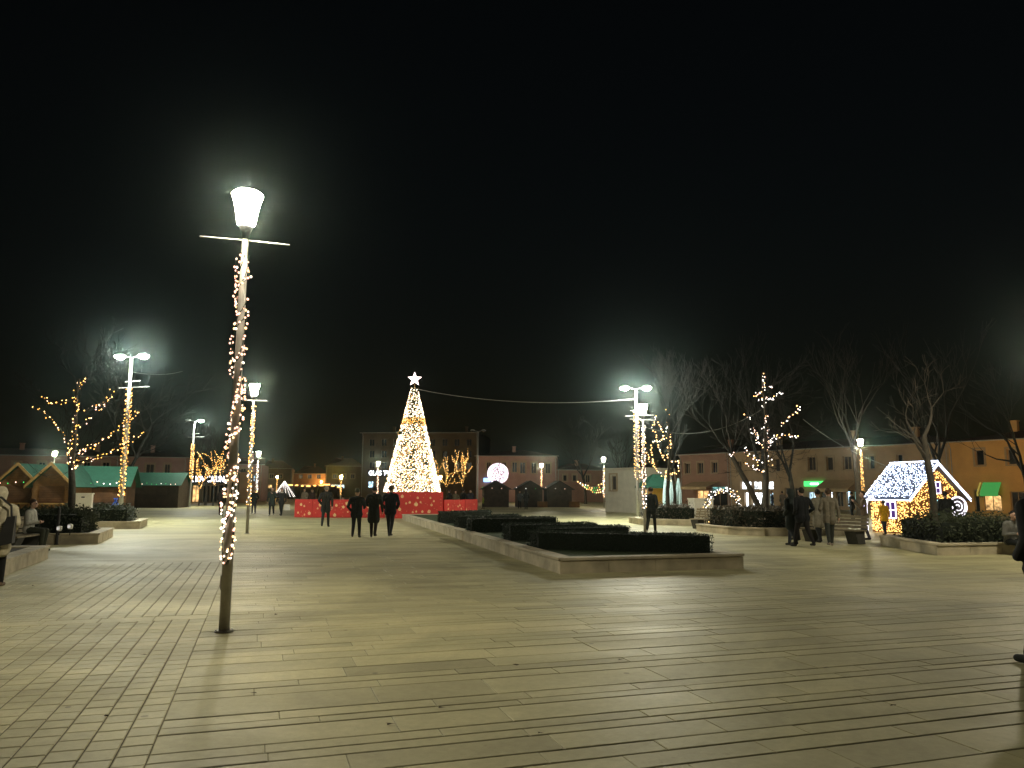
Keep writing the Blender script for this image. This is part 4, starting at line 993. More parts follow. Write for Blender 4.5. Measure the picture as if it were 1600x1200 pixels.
for i, px in enumerate((1040, 1050, 1060)):
    pp = P(px, 768, 47 + i); o = empty('folded_parasol', (pp.x, pp.y, 0), 0, ['folded pale parasol nearest the green canopy', 'middle one of three folded pale parasols', 'folded pale parasol nearest the orange sodium lamp'][i], 'parasol', 'folded pale parasols')
    c = MB(); n = 16
    prof = [(.16, .75), (.2, 1.0), (.17, 1.6), (.1, 2.2), (.03, 2.5)]
    for j, (r, z) in enumerate(prof):
        for k in range(n): rr = r * (1 if k % 2 else .55); c.v.append((rr * math.cos(6.283 * k / n), rr * math.sin(6.283 * k / n), z))
    for j in range(len(prof) - 1):
        for k in range(n): c.f.append((j * n + k, j * n + (k + 1) % n, (j + 1) * n + (k + 1) % n, (j + 1) * n + k)); c.m.append(0)
    c.build('canopy', M_['parasol'], o); c = MB(); c.tube([(0, 0, 0), (0, 0, 2.6)], .025); c.build('pole', M_['dark'], o)
    c = MB(); c.lathe([(.3, 0), (.3, .06), (.05, .1)], 12); c.build('base', M_['concrete'], o)
pl_ = AB(20.55, 33.35); po = empty('white_plinth', (pl_.x, pl_.y, .25), AX, 'tall plain white plinth standing in the planter', 'plinth')
c = MB(); c.box((.3, .45, .5), (1.05, .6, 1.0)); c.build('block', M_['white'], po); c = MB(); c.box((.3, .45, 1.03), (1.12, .67, .06)); c.build('cap', M_['white'], po)

ap = G(1130, 823); ar_ = empty('light_arch', (ap.x, ap.y, 0), .15, 'low garden arch covered in white fairy lights behind the bench', 'arch')
hw, hh = .82, 1.1
path = [(-hw, 0, 0), (-hw, 0, .4), (-hw, 0, .85)] + [(-hw * math.cos(t), 0, .9 + .82 * math.sin(t)) for t in [i * math.pi / 12 for i in range(1, 12)]] + [(hw, 0, .85), (hw, 0, .4), (hw, 0, 0)]
c = MB(); rg = random.Random(4)
for y in (-.14, .14): c.tube([(x, y, z) for x, _, z in path], .02, 5)
c.build('frame', M_['dark'], ar_)
lv = MB(); bb = MB()
for i in range(1, len(path)):
    a, b = Vector(path[i - 1]), Vector(path[i])
    for _ in range(int((b - a).length * 130)): lv.leaf(a.lerp(b, rg.random()) + Vector((rg.gauss(0, .06), rg.gauss(0, .09), rg.gauss(0, .06))), .05, rg)
    for _ in range(int((b - a).length * (34 if i > 2 else 4))): bb.mi = rg.choice((0, 0, 1)); bb.bulb(a.lerp(b, rg.random()) + Vector((rg.gauss(0, .08), -.12 + rg.gauss(0, .04), rg.gauss(0, .08))), .027)
stuff(lv.build('greenery', M_['hedge'], ar_)); stuff(bb.build('bulbs', [M_['b_white'], M_['b_warm']], ar_))

# ---- gingerbread house of lights
hc = P(1420, 768, 30.8); ghx = empty('gingerbread_house', (hc.x, hc.y, 0), R(17.5), 'gingerbread house covered in gold lights with blue-white lit roof', 'light house')
W, D, EV, RG = 2.65, 2.05, 1.5, 2.75
gold, cool, neon = MB(), MB(), MB(); rg = random.Random(6)
wl = MB(); wl.add([(0, 0, 0), (W, 0, 0), (W, D, 0), (0, D, 0), (0, 0, EV), (W, 0, EV), (W, D, EV), (0, D, EV), (W / 2, 0, RG), (W / 2, D, RG)], [(0, 1, 5, 8, 4), (1, 2, 6, 5), (2, 3, 7, 9, 6), (3, 0, 4, 7)])
wl.build('wall', mat('gingerbread_wall', (.16, .07, .02), .8, .2, 5), ghx)
o = .22; kx = (W / 2 + o) / (W / 2); sl = RG - EV
for s in (-1, 1):
    r = MB(); xe = W / 2 + s * (W / 2) * kx; ze = RG - sl * kx + .06
    q = [(W / 2, -o, RG + .06), (W / 2, D + o, RG + .06), (xe, D + o, ze), (xe, -o, ze)]
    r.slab(q[::s], -.06); r.build('roof_slope', mat('house_roof', (.05, .06, .1), .7, .2, 5), ghx)
    for _ in range(1000 if s < 0 else 350):
        u, v = rg.random(), rg.random(); cool.bulb((W / 2 + s * (W / 2) * kx * u, -o + (D + 2 * o) * v, RG + .14 - sl * kx * u + rg.uniform(0, .04)), rg.uniform(.016, .026))
    for yy in (-o - .03, D + o):                                  # barge boards full of lights
        for k in range(34):
            t = k / 33
            for dz in (0, -.1): cool.bulb((W / 2 + s * (W / 2) * kx * t, yy, RG + .1 - sl * kx * t + dz), .026)
for k in range(40): cool.bulb((W / 2, -o + (D + 2 * o) * k / 39, RG + .15), .03)
for k in range(44): cool.bulb((W / 2 - (W / 2) * kx, -o + (D + 2 * o) * k / 43, EV - sl * (kx - 1) + .03), .028)
for _ in range(900):
    y, z = rg.uniform(.05, D), rg.uniform(.05, EV)
    if .6 < y < 1.3 and .55 < z < 1.3: continue
    gold.bulb((-.03, y, z), rg.uniform(.016, .026))
for _ in range(1150):
    x, z = rg.uniform(0, W), rg.uniform(.05, RG)
    if z > EV + (1 - abs(x - W / 2) / (W / 2)) * (RG - EV) - .06: continue
    if 1.05 < x < 1.75 and z < 1.4: continue
    if 1.15 < x < 1.65 and 1.6 < z < 2.05: continue
    gold.bulb((x, -.03, z), rg.uniform(.016, .026))
def loop(mb, pts, r=.022): mb.tube(list(pts) + [pts[0]], r, 5)
wn = MB(); wn.box((-.02, .95, .92), (.03, .5, .62)); pane = wn.build('window', M_['pane_purple'], ghx)
fr_ = MB(); loop(fr_, [(-.05, .68, .6), (-.05, 1.22, .6), (-.05, 1.22, 1.25), (-.05, .68, 1.25)], .03); fr_.tube([(-.05, .95, .6), (-.05, .95, 1.25)], .022, 5); fr_.tube([(-.05, .68, .92), (-.05, 1.22, .92)], .022, 5); fr_.build('frame', M_['neon'], pane)
wn = MB(); wn.box((W / 2, -.02, 1.82), (.38, .03, .42)); pane = wn.build('window', M_['pane_purple'], ghx)
fr_ = MB(); loop(fr_, [(W / 2 - .22, -.05, 1.6), (W / 2 + .22, -.05, 1.6), (W / 2 + .22, -.05, 2.05), (W / 2 - .22, -.05, 2.05)], .028); fr_.tube([(W / 2, -.05, 1.6), (W / 2, -.05, 2.05)], .02, 5); fr_.tube([(W / 2 - .22, -.05, 1.82), (W / 2 + .22, -.05, 1.82)], .02, 5); fr_.build('frame', M_['neon'], pane)
dp = [(1.07, -.05, .02), (1.07, -.05, 1.0)] + [(1.4 - .33 * math.cos(t), -.05, 1.0 + .33 * math.sin(t)) for t in [i * math.pi / 8 for i in range(1, 8)]] + [(1.73, -.05, 1.0), (1.73, -.05, .02)]
db = MB(); db.slab([(x, -.02, z) for x, y, z in dp][::-1], .03); dd = db.build('door', M_['teal'], ghx); fr_ = MB(); fr_.tube(dp, .025, 5); fr_.build('door_outline', M_['neonteal'], dd)
ca = MB(); ca.tube([(-.35, D - .1, 0), (-.35, D - .1, 1.1), (-.35, D - .2, 1.35), (-.35, D - .45, 1.45), (-.35, D - .62, 1.3)], .04, 6)
ca.build('candy_cane', M_['neon'], ghx)
stuff(gold.build('wall_bulbs', M_['h_warm'], ghx)); stuff(cool.build('roof_bulbs', M_['h_cool'], ghx))
lp = P(1495, 768, 29.6); lo = empty('lollipop_light', (lp.x, lp.y, 0), R(10), 'glowing white spiral lollipop in front of the gingerbread house', 'light figure')
lz = P(1495, 792, 29.6).z
c = MB(); c.tube([(.37 * math.cos(t), 0, lz + .37 * math.sin(t)) for t in [i * 6.283 / 28 for i in range(29)]], .032, 6); c.build('rim', M_['neon'], lo)
c = MB(); c.tube([((.05 + .26 * t / 26) * math.cos(t * .5), -.01, lz + (.05 + .26 * t / 26) * math.sin(t * .5)) for t in range(27)], .019, 6); c.build('spiral', M_['neon'], lo)
c = MB(); c.lathe([(.3, 0)] , 3) if False else None
ds = MB(); n = 24; ds.add([(.35 * math.cos(6.283 * k / n), .06, lz + .35 * math.sin(6.283 * k / n)) for k in range(n)] + [(.35 * math.cos(6.283 * k / n), .09, lz + .35 * math.sin(6.283 * k / n)) for k in range(n)], [tuple(range(n)), tuple(range(2 * n - 1, n - 1, -1))] + [(k, n + k, n + (k + 1) % n, (k + 1) % n) for k in range(n)]); ds.build('disc', M_['shutter'], lo)
c = MB(); c.tube([(-.05, 0, 0), (-.02, 0, lz - .4)], .035, 6); c.tube([(.1, 0, 0), (.06, 0, lz - .4)], .03, 6); c.build('stick', M_['neonteal'], lo)

# ---- benches
def bench(loc, rz, label, L=1.9):
    root = empty('park_bench', loc, rz, label, 'bench', 'slatted benches with slanted concrete feet')
    for x in (-L * .36, L * .36):
        b = MB(); w_ = .18
        b.add([(x - w_, -.12, 0), (x + w_, -.12, 0), (x + w_, .28, 0), (x - w_, .28, 0), (x - w_, -.3, .4), (x + w_, -.3, .4), (x + w_, .22, .4), (x - w_, .22, .4)], [(0, 3, 2, 1), (4, 5, 6, 7), (0, 1, 5, 4), (1, 2, 6, 5), (2, 3, 7, 6), (3, 0, 4, 7)]); b.build('foot', M_['concrete'], root)
    for k in range(5): b = MB(); b.box((0, -.27 + k * .105, .43), (L, .09, .04)); b.build('seat_slat', M_['slat'], root)
    for k in range(4): b = MB(); b.box((0, .26 + k * .035, .53 + k * .105), (L, .035, .09)); b.build('back_slat', M_['slat'], root)
    for x in (-L * .4, L * .4): b = MB(); b.tube([(x, .2, .42), (x, .27, .5), (x, .41, .9)], .022, 6); b.build('back_support', M_['dark'], root)
    return root
bench(AB(18.9, 29.9), AX - R(62), 'slatted bench in front of the light arch', 1.75)
bench(AB(17.75, 20.9), AX - R(72), 'slatted bench behind the strolling couples', 2.1)
bench(AB(21.9, 18.6), AX - R(20), 'slatted bench in front of the ochre house at the picture edge', 1.9)
bench(AB(-5.75, 23.0), AX + R(80), 'slatted bench between the planters near the cream jacket', 1.8)

# ---- small street things on the left
cb = P(132, 768, 31.5); co_ = empty('electric_cabinet', (cb.x, cb.y, 0), .3, 'white electric cabinet between the planters and the kiosks', 'cabinet')
c = MB(); c.box((0, 0, .05), (.66, .36, .1)); c.build('plinth', M_['concrete'], co_)
c = MB(); c.box((0, 0, .76), (.62, .32, 1.32)); c.build('body', M_['white'], co_); c = MB(); c.box((0, 0, 1.44), (.68, .38, .05)); c.build('lid', M_['white'], co_)
c = MB(); c.box((0, -.166, .76), (.56, .012, 1.22)); dd = c.build('door', M_['white'], co_); c = MB(); c.box((.0, -.175, 1.3), (.12, .01, .05)); c.build('plate', M_['dark'], dd)
bgp = P(182, 768, 38); bo_ = empty('plastic_bag', (bgp.x, bgp.y, 0), 0, 'blue plastic bag at the foot of the gold wrapped mast', 'bag')
c = MB(); c.lathe([(.12, .2), (.2, .55), (.19, .8), (.1, 1.0), (.05, 1.08), (.11, 1.2)], 9); c.build('sack', M_['bagblue'], bo_, smooth=True)
c = MB(); c.lathe([(.16, 0), (.16, .3)], 9); c.build('bin_base', M_['dark'], bo_)
pst = G(88, 851); so = empty('sign_post', (pst.x, pst.y, 0), 0, 'thin dark post in front of the planter with hedge', 'post')
c = MB(); c.lathe([(.06, 0), (.06, .02), (.042, .03), (.042, 1.05), (.02, 1.09)], 10); c.build('shaft', M_['dark'], so)
for i, (px, py) in enumerate(((93, 826), (110, 823))):
    q = P(px, py, 22.9); sl_ = empty('garden_spotlight', (q.x, q.y, .28), 0, ['small white spotlight in the hedge next to the dark post', 'small white spotlight in the hedge farther from the dark post'][i], 'spotlight', 'small spotlights in the hedge')
    c = MB(); c.tube([(0, 0, 0), (0, 0, q.z - .34)], .015); c.build('stake', M_['dark'], sl_); c = MB(); c.lathe([(.05, -.05), (.07, 0), (.07, .08), (.03, .1)], 10, (0, 0, q.z - .3)); c.build('head', M_['white'], sl_)
    c = MB(); c.box((0, -.075, q.z - .27), (.08, .01, .09)); c.build('lens', emit('spot_lens', (1, .95, .85), .5, False), sl_)
# far market: rows of small lit stalls down the street
for i, (px, Y, lab) in enumerate(((444, 120, 'small striped light tent behind the couple walking this way'), )):
    q = P(px, 768, Y); o = empty('light_tent', (q.x, q.y, 0), 0, lab, 'light tent'); c = MB(); wmm = MB()
    for k in range(9):
        a = math.pi * (k / 8); top = Vector((0, 0, 3.1)); ft = Vector((1.7 * math.cos(a), -1.2 * math.sin(a), .7)); wmm.tube([top, ft], .012, 3)
        for j in range(16): c.bulb(top.lerp(ft, j / 15), .05)
    stuff(c.build('bulbs', M_['b_white'], o)); wmm.build('wires', M_['wire'], o); c = MB(); c.tube([(0, 0, 0), (0, 0, 3.2)], .05); c.build('pole', M_['galv'], o)
for i in range(9):
    px = 455 + i * 9.5; Y = 150 + 6 * (i % 3); q = P(px, 768, Y)
    o = empty('far_stall', (q.x, q.y, 0), 0, 'lit orange stall far down the street, %s from the light tent' % ['first', 'second', 'third', 'fourth', 'fifth', 'sixth', 'seventh', 'eighth', 'ninth'][i], 'stall', 'far stalls down the street')
    h_ = 2.3 + .5 * rnd.random(); c = MB(); c.box((0, 0, h_ / 2), (1.1, 1, h_)); c.build('booth', M_['wooddark'], o); c = MB(); c.box((0, -.2, h_ + .07), (1.3, 1.5, .12)); c.build('roof', M_['tile'], o)
    c = MB(); c.box((0, -.97, h_ + .02), (rnd.uniform(.5, 1.25), .03, .26)); c.build('light_strip', M_['lampstrip'] if 'lampstrip' in M_ else M_.setdefault('lampstrip', emit('stall_light', (1, .5, .14), 3.0, False)), o)

# ---- people
def capsule(mb, p, q, r0, r1, n=10):
    p, q = Vector(p), Vector(q); d = (q - p); d = d.normalized() if d.length > 1e-6 else Vector((0, 0, 1))
    pts = [p - d * r0 * .96, p - d * r0 * .7, p, q, q + d * r1 * .7, q + d * r1 * .96]
    mb.tube(pts, [r0 * .28, r0 * .71, r0, r1, r1 * .71, r1 * .28], n)
CLOTH = {}
def cloth(col):
    k = tuple(col)
    if k not in CLOTH: CLOTH[k] = mat('cloth_%d' % len(CLOTH), col, .85, .2, 14, .2, 80)
    return CLOTH[k]
SKIN = mat('skin', (.42, .26, .19), .55, .06, 20)
def person(loc, rz, label, H=1.75, top=(.02, .022, .025), low=(.018, .018, .022), hair=(.02, .015, .01), shoe=(.02, .018, .016), stride=.2, arms='pockets', hem=.82, hood=False, hat=None, wide=1.0, vox=.02, lean=0.0, sit=None, look=0.0, scarf=None, bag=None, group='people strolling in the square'):
    s = H / 1.75; prim = []                                   # (p, q, r0, r1, material slot)
    T, Lw, Sk, Hr, Sh, Ey = 0, 1, 2, 3, 4, 5
    def a(p, q, r0, r1, m): prim.append((Vector(p) * s, Vector(q) * s, r0 * s, r1 * s, m))
    hz = .93; dz = 0.0
    if sit: dz = sit - .88                                     # hips drop to the seat
    ly = lean
    def B(x, y, z): return (x * wide, y + ly * max(0, z - hz) * 1.0, z + dz)
    # torso
    for x in (-.075, .075):
        a(B(x, 0, hz), B(x * .9, .005, 1.1), .115 * wide, .11 * wide, T); a(B(x * .9, .005, 1.1), B(x * 1.2, 0, 1.34), .115 * wide, .118 * wide, T)
        if not sit and hem < .9: a(B(x, -.01, hz), B(x * 1.15, -.01, hem), .12 * wide, .13 * wide, T)
    a(B(-.165, -.01, 1.42), B(.165, -.01, 1.42), .078, .078, T)
    a(B(0, -.015, 1.4), B(0, 0, 1.47), .1, .075, T)
    a(B(0, 0, 1.45), B(0, .012, 1.55), .055, .052, Sk)
    # head
    hd = Vector(B(0, .02, 1.645)); fx, fy = math.sin(look), math.cos(look)
    def Hd(x, y, z): return (hd.x + x * fy + y * fx, hd.y - x * fx + y * fy, hd.z + z)
    a(Hd(0, 0, -.02), Hd(0, 0, .02), .086, .092, Sk); a(Hd(0, .035, -.065), Hd(0, .045, -.055), .058, .06, Sk)
    a(Hd(0, .098, .01), Hd(0, .108, -.018), .01, .017, Sk)
    for x in (-1, 1):
        a(Hd(x * .088, -.005, -.03), Hd(x * .09, -.005, .005), .013, .018, Sk)
        a(Hd(x * .034, .083, .012), Hd(x * .034, .085, .012), .013, .013, Ey)
    a(Hd(-.02, .092, -.055), Hd(.02, .092, -.055), .008, .008, Ey)
    if hood: a(Hd(0, -.03, .02), Hd(0, -.03, .05), .115, .118, T); a(Hd(0, -.06, -.1), Hd(0, -.04, 0), .1, .11, T)
    elif hat: a(Hd(0, -.005, .05), Hd(0, -.01, .075), .1, .09, 6)
    else: a(Hd(0, -.022, .02), Hd(0, -.015, .045), .095, .093, Hr)
    if hair and not hood and hair[0] < 0: pass
    # legs
    for sd in (-1, 1):
        st = stride * sd
        if sit:
            hip, kn, an = B(sd * .09, .02, .93), (sd * .12, .44, sit + .02), (sd * .12, .4 + st * .3, .09)
            a(hip, kn, .095, .07, Lw)
        else:
            hip, kn, an = (sd * .085, 0, hz - .02), (sd * .088, st * .55 + .03, .5), (sd * .085, st * 1.05 - (.06 if st < 0 else 0), .1 + (.05 if st < -.1 else 0))
            a(hip, kn, .1 * wide, .068, Lw)
        a(kn, an, .07, .052, Lw)
        a((an[0], an[1] - .03, an[2] - .045), (an[0] + sd * .02, an[1] + .15, an[2] - .06), .042, .036, Sh)
    # arms
    for sd in (-1, 1):
        m_ = arms if isinstance(arms, str) else arms[0 if sd < 0 else 1]
        sh = B(sd * .195 * (1 + (wide - 1) * .6), -.01, 1.405)
        if m_ == 'pockets': el, wr = B(sd * .285, -.1, 1.14), B(sd * .2, .09, .98)
        elif m_ == 'down': el, wr = B(sd * .262, -.03 + .1 * stride * -sd, 1.13), B(sd * .27, .08 - .5 * stride * sd, .9)
        elif m_ == 'back': el, wr = B(sd * .27, -.14, 1.15), B(sd * .08, -.19, 1.0)
        elif m_ == 'front': el, wr = B(sd * .25, .06, 1.12), B(sd * .06, .24, 1.14)
        elif m_ == 'phone': el, wr = B(sd * .24, .1, 1.14), B(sd * .08, .3, 1.36)
        elif m_ == 'bend': el, wr = B(sd * .27, -.05, 1.13), B(sd * .22, .2, 1.08)
        a(sh, el, .068, .058, T); a(el, wr, .058, .045, T)
        if m_ in ('down', 'phone', 'bend', 'front'):
            w0, e0 = Vector(wr), Vector(el); d = (w0 - e0).normalized(); e = Vector((sd, 0, 0)); e = (e - d * e.dot(d)).normalized(); f = d.cross(e)
            a(w0 + d * .03, w0 + d * .085, .032, .034, Sk)
            for k, (o_, L_) in enumerate(((-.027, .068), (-.009, .08), (.009, .076), (.026, .058))):
                b0 = w0 + d * .1 + f * o_; b1 = b0 + d * L_ * .55 - e * .008; a(b0, b1, .0095, .009, Sk); a(b1, b1 + d * L_ * .42 - e * .022, .009, .008, Sk)
            tb = w0 + d * .05 - f * .034; a(tb, tb + d * .045 - f * .022 - e * .012, .0115, .0095, Sk)
    mb = MB()
    for p, q, r0, r1, m_ in prim: capsule(mb, p, q, r0, r1)
    me = bpy.data.meshes.new('body_source'); me.from_pydata(mb.v, [], mb.f)
    tmp = bpy.data.objects.new('body_source', me); C.objects.link(tmp)
    rm = tmp.modifiers.new('r', 'REMESH'); rm.mode = 'VOXEL'; rm.voxel_size = vox * s; rm.use_smooth_shade = True
    sm = tmp.modifiers.new('s', 'SMOOTH'); sm.factor = .5; sm.iterations = 3 if vox > .015 else 4
    body = bpy.data.meshes.new_from_object(tmp.evaluated_get(bpy.context.evaluated_depsgraph_get())); bpy.data.objects.remove(tmp); bpy.data.meshes.remove(me)
    n = len(body.polygons); cen = np.empty(n * 3); body.polygons.foreach_get('center', cen); cen = cen.reshape(-1, 3)
    best = np.full(n, 1e9); idx = np.zeros(n, int)
    for p, q, r0, r1, m_ in prim:
        p_, d_ = np.array(p), np.array(q - p); L2 = max(1e-9, d_ @ d_); t = np.clip(((cen - p_) @ d_) / L2, 0, 1)
        dist = np.linalg.norm(cen - p_ - t[:, None] * d_, axis=1) - (r0 + (r1 - r0) * t) - (.006 if m_ == Ey else 0)
        k = dist < best; best[k] = dist[k]; idx[k] = m_
    for m_ in (cloth(top), cloth(low), SKIN, cloth(hair), cloth(shoe), cloth((.02, .012, .01)), cloth(hat or (.05, .05, .05))): body.materials.append(m_)
    body.polygons.foreach_set('material_index', idx.astype(np.int32)); body.polygons.foreach_set('use_smooth', [True] * n)
    o = bpy.data.objects.new('person', body); C.objects.link(o); o.location = loc; o.rotation_euler = (0, 0, rz); tag(o, label, 'person', group); body.name = 'person'
    if scarf:
        c = MB(); c.tube([(.1 * math.cos(t) * s, .1 * math.sin(t) * s, (1.47 + dz) * s) for t in [i * .6283 for i in range(11)]], .04 * s, 6); c.build('scarf', cloth(scarf), o, smooth=True)
    return o
def handbag(p, label, col, big=1.0, group=None):
    root = empty('handbag', p, rnd.uniform(-.5, .5), label, 'bag', group); c = MB(); c.box((0, 0, .0), (.3 * big, .12 * big, .28 * big), 0, .86); c.build('bag_body', cloth(col), root)
    c = MB(); c.tube([(-.1 * big, 0, .13 * big), (-.07 * big, 0, .3 * big), (.07 * big, 0, .3 * big), (.1 * big, 0, .13 * big)], .01, 5); c.build('handle', cloth((.02, .02, .02)), root); return root
def gp_(px, py): q = G(px, py); return (q.x, q.y, 0)
AWAY, TOWARD = 0.0, math.pi
blk = (.012, .014, .015)
# the four walkers in front of the red stand
person(gp_(508, 824), AWAY + .1, 'man in dark coat walking away in front of the red barrier', 1.8, blk, (.014, .018, .018), (.16, .15, .13), stride=.3, hem=.72, vox=.013, arms=('pockets', 'down'), wide=1.02, lean=.06)
person(gp_(556, 841), AWAY + .05, 'shorter figure in dark jacket, first of three walking arm in arm', 1.64, blk, blk, (.05, .045, .03), stride=.2, hem=.84, vox=.013, wide=1.08, hat=(.03, .035, .02), arms=('pockets', 'bend'), look=.5)
person(gp_(583, 840), AWAY, 'middle of three dark walkers seen from behind', 1.76, (.014, .016, .012), (.02, .014, .012), (.03, .025, .02), stride=-.12, hem=.6, vox=.013, arms=('bend', 'down'), wide=1.02, look=-.35)
person(gp_(609, 839), AWAY - .05, 'man in dark jacket, last of three walkers beside the planter', 1.78, (.008, .01, .014), blk, (.06, .04, .025), stride=-.26, hem=.86, vox=.013, wide=1.06, arms='pockets', lean=.05, look=.2)
# couple coming towards the viewer
person(gp_(424, 806), TOWARD + .1, 'person in dark green coat walking towards the viewer with hand raised', 1.78, (.02, .028, .024), blk, (.05, .03, .02), shoe=(.3, .28, .24), stride=.15, arms=('phone', 'down'), hem=.7, vox=.016)
person(gp_(439, 806), TOWARD - .1, 'person in black jacket with pale front, walking beside the green coat', 1.76, (.016, .016, .018), blk, (.02, .015, .01), stride=-.15, arms='down', vox=.016, scarf=(.4, .36, .28))
handbag((P(448, 800, 49.5).x, 49.5, .55), 'white shopping bag carried by the couple near the red barrier', (.6, .58, .52), 1.3)
person(gp_(345, 805), AWAY + .4, 'dark figure standing before the corner shop', 1.72, (.02, .012, .01), (.03, .012, .01), blk, stride=.05, hem=.7)
person(gp_(396, 803), TOWARD, 'dark figure standing right behind the second lantern pole', 1.68, blk, (.02, .02, .03), blk, stride=.05)
# lone man on the right
person(gp_(1018, 833), AWAY - .5, 'man in black jacket walking alone past the pinkish lantern lamp', 1.78, (.01, .013, .014), blk, (.03, .02, .015), stride=.2, arms=('down', 'pockets'), vox=.013, hem=.84, shoe=(.25, .24, .2))
# strolling couples
person(gp_(1238, 853), AWAY + .55, 'woman in hooded dark green coat strolling beside the hedge', 1.68, (.018, .024, .022), (.03, .035, .045), blk, stride=.16, hem=.62, hood=True, vox=.013, wide=1.08)
person(gp_(1256, 855), AWAY + .35, 'man in black jacket strolling with the hooded green coat', 1.74, (.007, .008, .01), (.012, .01, .01), (.02, .014, .01), stride=-.26, hem=.84, vox=.013, wide=1.15, arms='pockets')
person(gp_(1281, 849), AWAY + .2, 'woman in long pale coat with dark hair in front of the bench', 1.7, (.2, .185, .145), blk, (.012, .01, .01), stride=.12, hem=.62, vox=.013)
person(gp_(1298, 854), AWAY - .2, 'woman in beige jacket walking beside the long pale coat', 1.72, (.16, .14, .105), (.035, .04, .035), (.06, .035, .02), shoe=(.3, .25, .2), stride=.22, hem=.78, vox=.013, arms=('bend', 'down'))
person(AB(17.9, 22.4), AX + R(88), 'grey clad person sitting on the bench behind the couples', 1.7, (.09, .085, .075), (.03, .03, .03), blk, sit=.5, arms='front', vox=.016, stride=.05, group='people sitting')
person(P(1348, 768, 27) - Vector((0, 0, P(1348, 768, 27).z)), AWAY + 1.2, 'woman with a glowing phone next to the gingerbread house', 1.66, (.1, .07, .045), (.04, .04, .06), (.03, .02, .012), arms='phone', stride=.06, vox=.016)
ph = P(1349, 788, 26.8); po = empty('phone', ph, .2, 'glowing phone screen held beside the gingerbread house', 'phone'); c = MB(); c.box((0, 0, 0), (.07, .01, .15)); c.build('case', M_['dark'], po); c = MB(); c.box((0, -.007, 0), (.06, .004, .135)); c.build('screen', emit('phone_screen', (.75, .65, 1), 2.5, False), po)
person(P(1379, 768, 30.3) - Vector((0, 0, P(1379, 768, 30.3).z)), AWAY + .2, 'child in yellow jacket in front of the gingerbread house wall', 1.32, (.75, .42, .02), (.03, .035, .06), (.05, .03, .02), stride=.06, hem=.8, vox=.016, arms='down')
person(P(1476, 768, 27.6) - Vector((0, 0, P(1476, 768, 27.6).z)), AWAY, 'dark figure behind the trunk at the gingerbread house door', 1.66, (.02, .022, .022), blk, blk, stride=.08, vox=.016, wide=1.1)
person(AB(18.95, 15.62, -.06), AX - R(12) + math.pi, 'person in grey jacket sitting on the stone planter edge', 1.68, (.12, .12, .11), blk, (.012, .01, .01), sit=.38, arms='front', vox=.013, lean=.25, stride=.1, group='people sitting')
# edges of the frame
person((4.88, 7.15, 0), AWAY + .25, 'dark blurred figure cut by the picture edge, nearest of all', 1.84, (.006, .007, .008), (.006, .007, .009), (.006, .006, .006), stride=.32, hem=.86, vox=.01, wide=1.1, arms='pockets', shoe=(.01, .012, .01))
cj = (-8.5, 12.95, 0)
person(cj, AWAY + .35, 'person in hooded cream jacket cut by the picture edge', 1.6, (.44, .40, .29), (.008, .008, .008), blk, shoe=(.16, .11, .07), stride=.12, hem=.68, hood=True, vox=.01, wide=1.12, arms='pockets')
bgr = empty('shoulder_bag', (cj[0] + .2, cj[1] - .12, .95), .35, 'black shoulder bag worn over the cream jacket', 'bag')
c = MB(); c.add([(-.12, -.06, -.28), (.12, -.06, -.22), (.14, .06, -.22), (-.1, .06, -.28), (.02, -.07, .2), (.14, -.07, .22), (.14, .04, .22), (.04, .04, .2)], [(0, 3, 2, 1), (4, 5, 6, 7), (0, 1, 5, 4), (1, 2, 6, 5), (2, 3, 7, 6), (3, 0, 4, 7)]); c.build('bag_body', M_['dark'], bgr)
c = MB(); c.tube([(.08, -.03, .2), (.06, -.02, .38), (-.1, 0, .52), (-.2, .1, .5)], .018, 6); c.build('strap', M_['dark'], bgr)
person(AB(-5.72, 23.45, 0), AX - R(100), 'person in white jacket sitting on the bench near the cream jacket', 1.64, (.42, .42, .38), (.04, .045, .03), (.05, .03, .02), sit=.54, arms='front', vox=.013, stride=.05, lean=.1, group='people sitting')
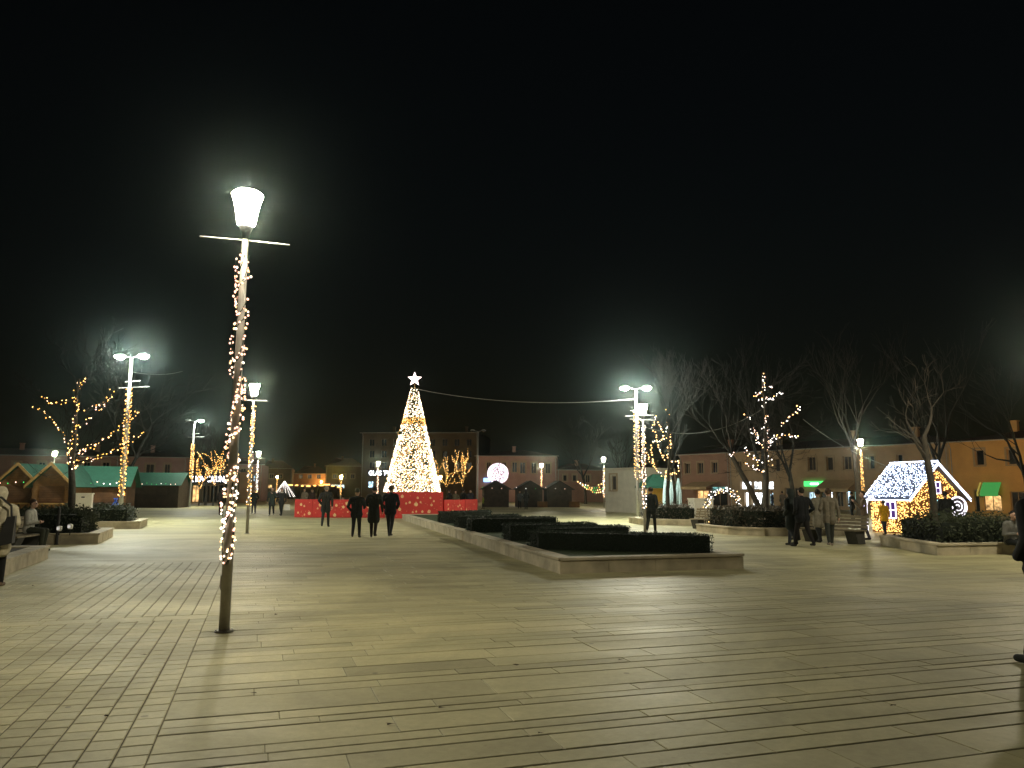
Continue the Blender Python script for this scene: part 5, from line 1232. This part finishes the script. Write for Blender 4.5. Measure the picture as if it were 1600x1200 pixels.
# small figures in the distance
for px, Y, rz, H, top, lab in [(822, 70, 0, 1.72, (.02, .018, .02), 'dark hooded figure in front of the middle kiosk'), (812, 74, 2.9, 1.66, (.06, .06, .065), 'grey figure between two dark kiosks'),
                               (702, 60, 1, 1.72, blk, 'dark figure behind the low red barrier beside the tall stand'), (712, 58, 2.6, 1.64, (.09, .08, .05), 'person in olive behind the red barrier'), (724, 61, .4, 1.74, blk, 'tall dark figure behind the end of the red barrier'), (735, 60, 3, 1.7, (.02, .02, .03), 'dark figure beside the unlit mast'),
                               (476, 58, 2.8, 1.74, (.22, .18, .13), 'person in beige coat behind the long red barrier'), (488, 57, 3.3, 1.7, (.04, .025, .02), 'brown clad figure next to the beige coat'), (536, 55, 1, 1.24, (.4, .22, .2), 'child in pink behind the long red barrier'),
                               (755, 72, 1.5, 1.2, (.2, .26, .02), 'child in bright lime jacket near the unlit mast'), (1222, 60, .3, 1.7, (.05, .04, .03), 'person outside the lit shop beside the tan house'), (1206, 66, 1.2, 1.7, (.02, .03, .06), 'dark blue figure at the lit shop door'), (1330, 45, .6, 1.66, (.04, .04, .04), 'dim figure before the pharmacy windows')]:
    q = P(px, 768, Y); person((q.x, Y, 0), rz, lab, H, top, blk, (.03, .02, .015), stride=.1, vox=.024, hood='hooded' in lab, group='distant people in the square')

# ---- haze volume added to imitate lens glow round the lamps
hb = MB(); hb.box((0, 230, 7.2), (660, 600, 16.6)); hz = hb.build('haze', M_['white']); tag(hz, 'thin haze added over the square for the lamp glow', 'haze', kind='stuff')
hm = bpy.data.materials.new('glow_haze'); hm.use_nodes = True; hn = hm.node_tree.nodes; hn.remove(hn['Principled BSDF'])
hv = hn.new('ShaderNodeVolumePrincipled'); hv.inputs['Density'].default_value = HAZE; hv.inputs['Color'].default_value = (.7, .95, .92, 1); hv.inputs['Anisotropy'].default_value = .965
hm.node_tree.links.new(hv.outputs[0], hn['Material Output'].inputs['Volume']); hz.data.materials.clear(); hz.data.materials.append(hm)
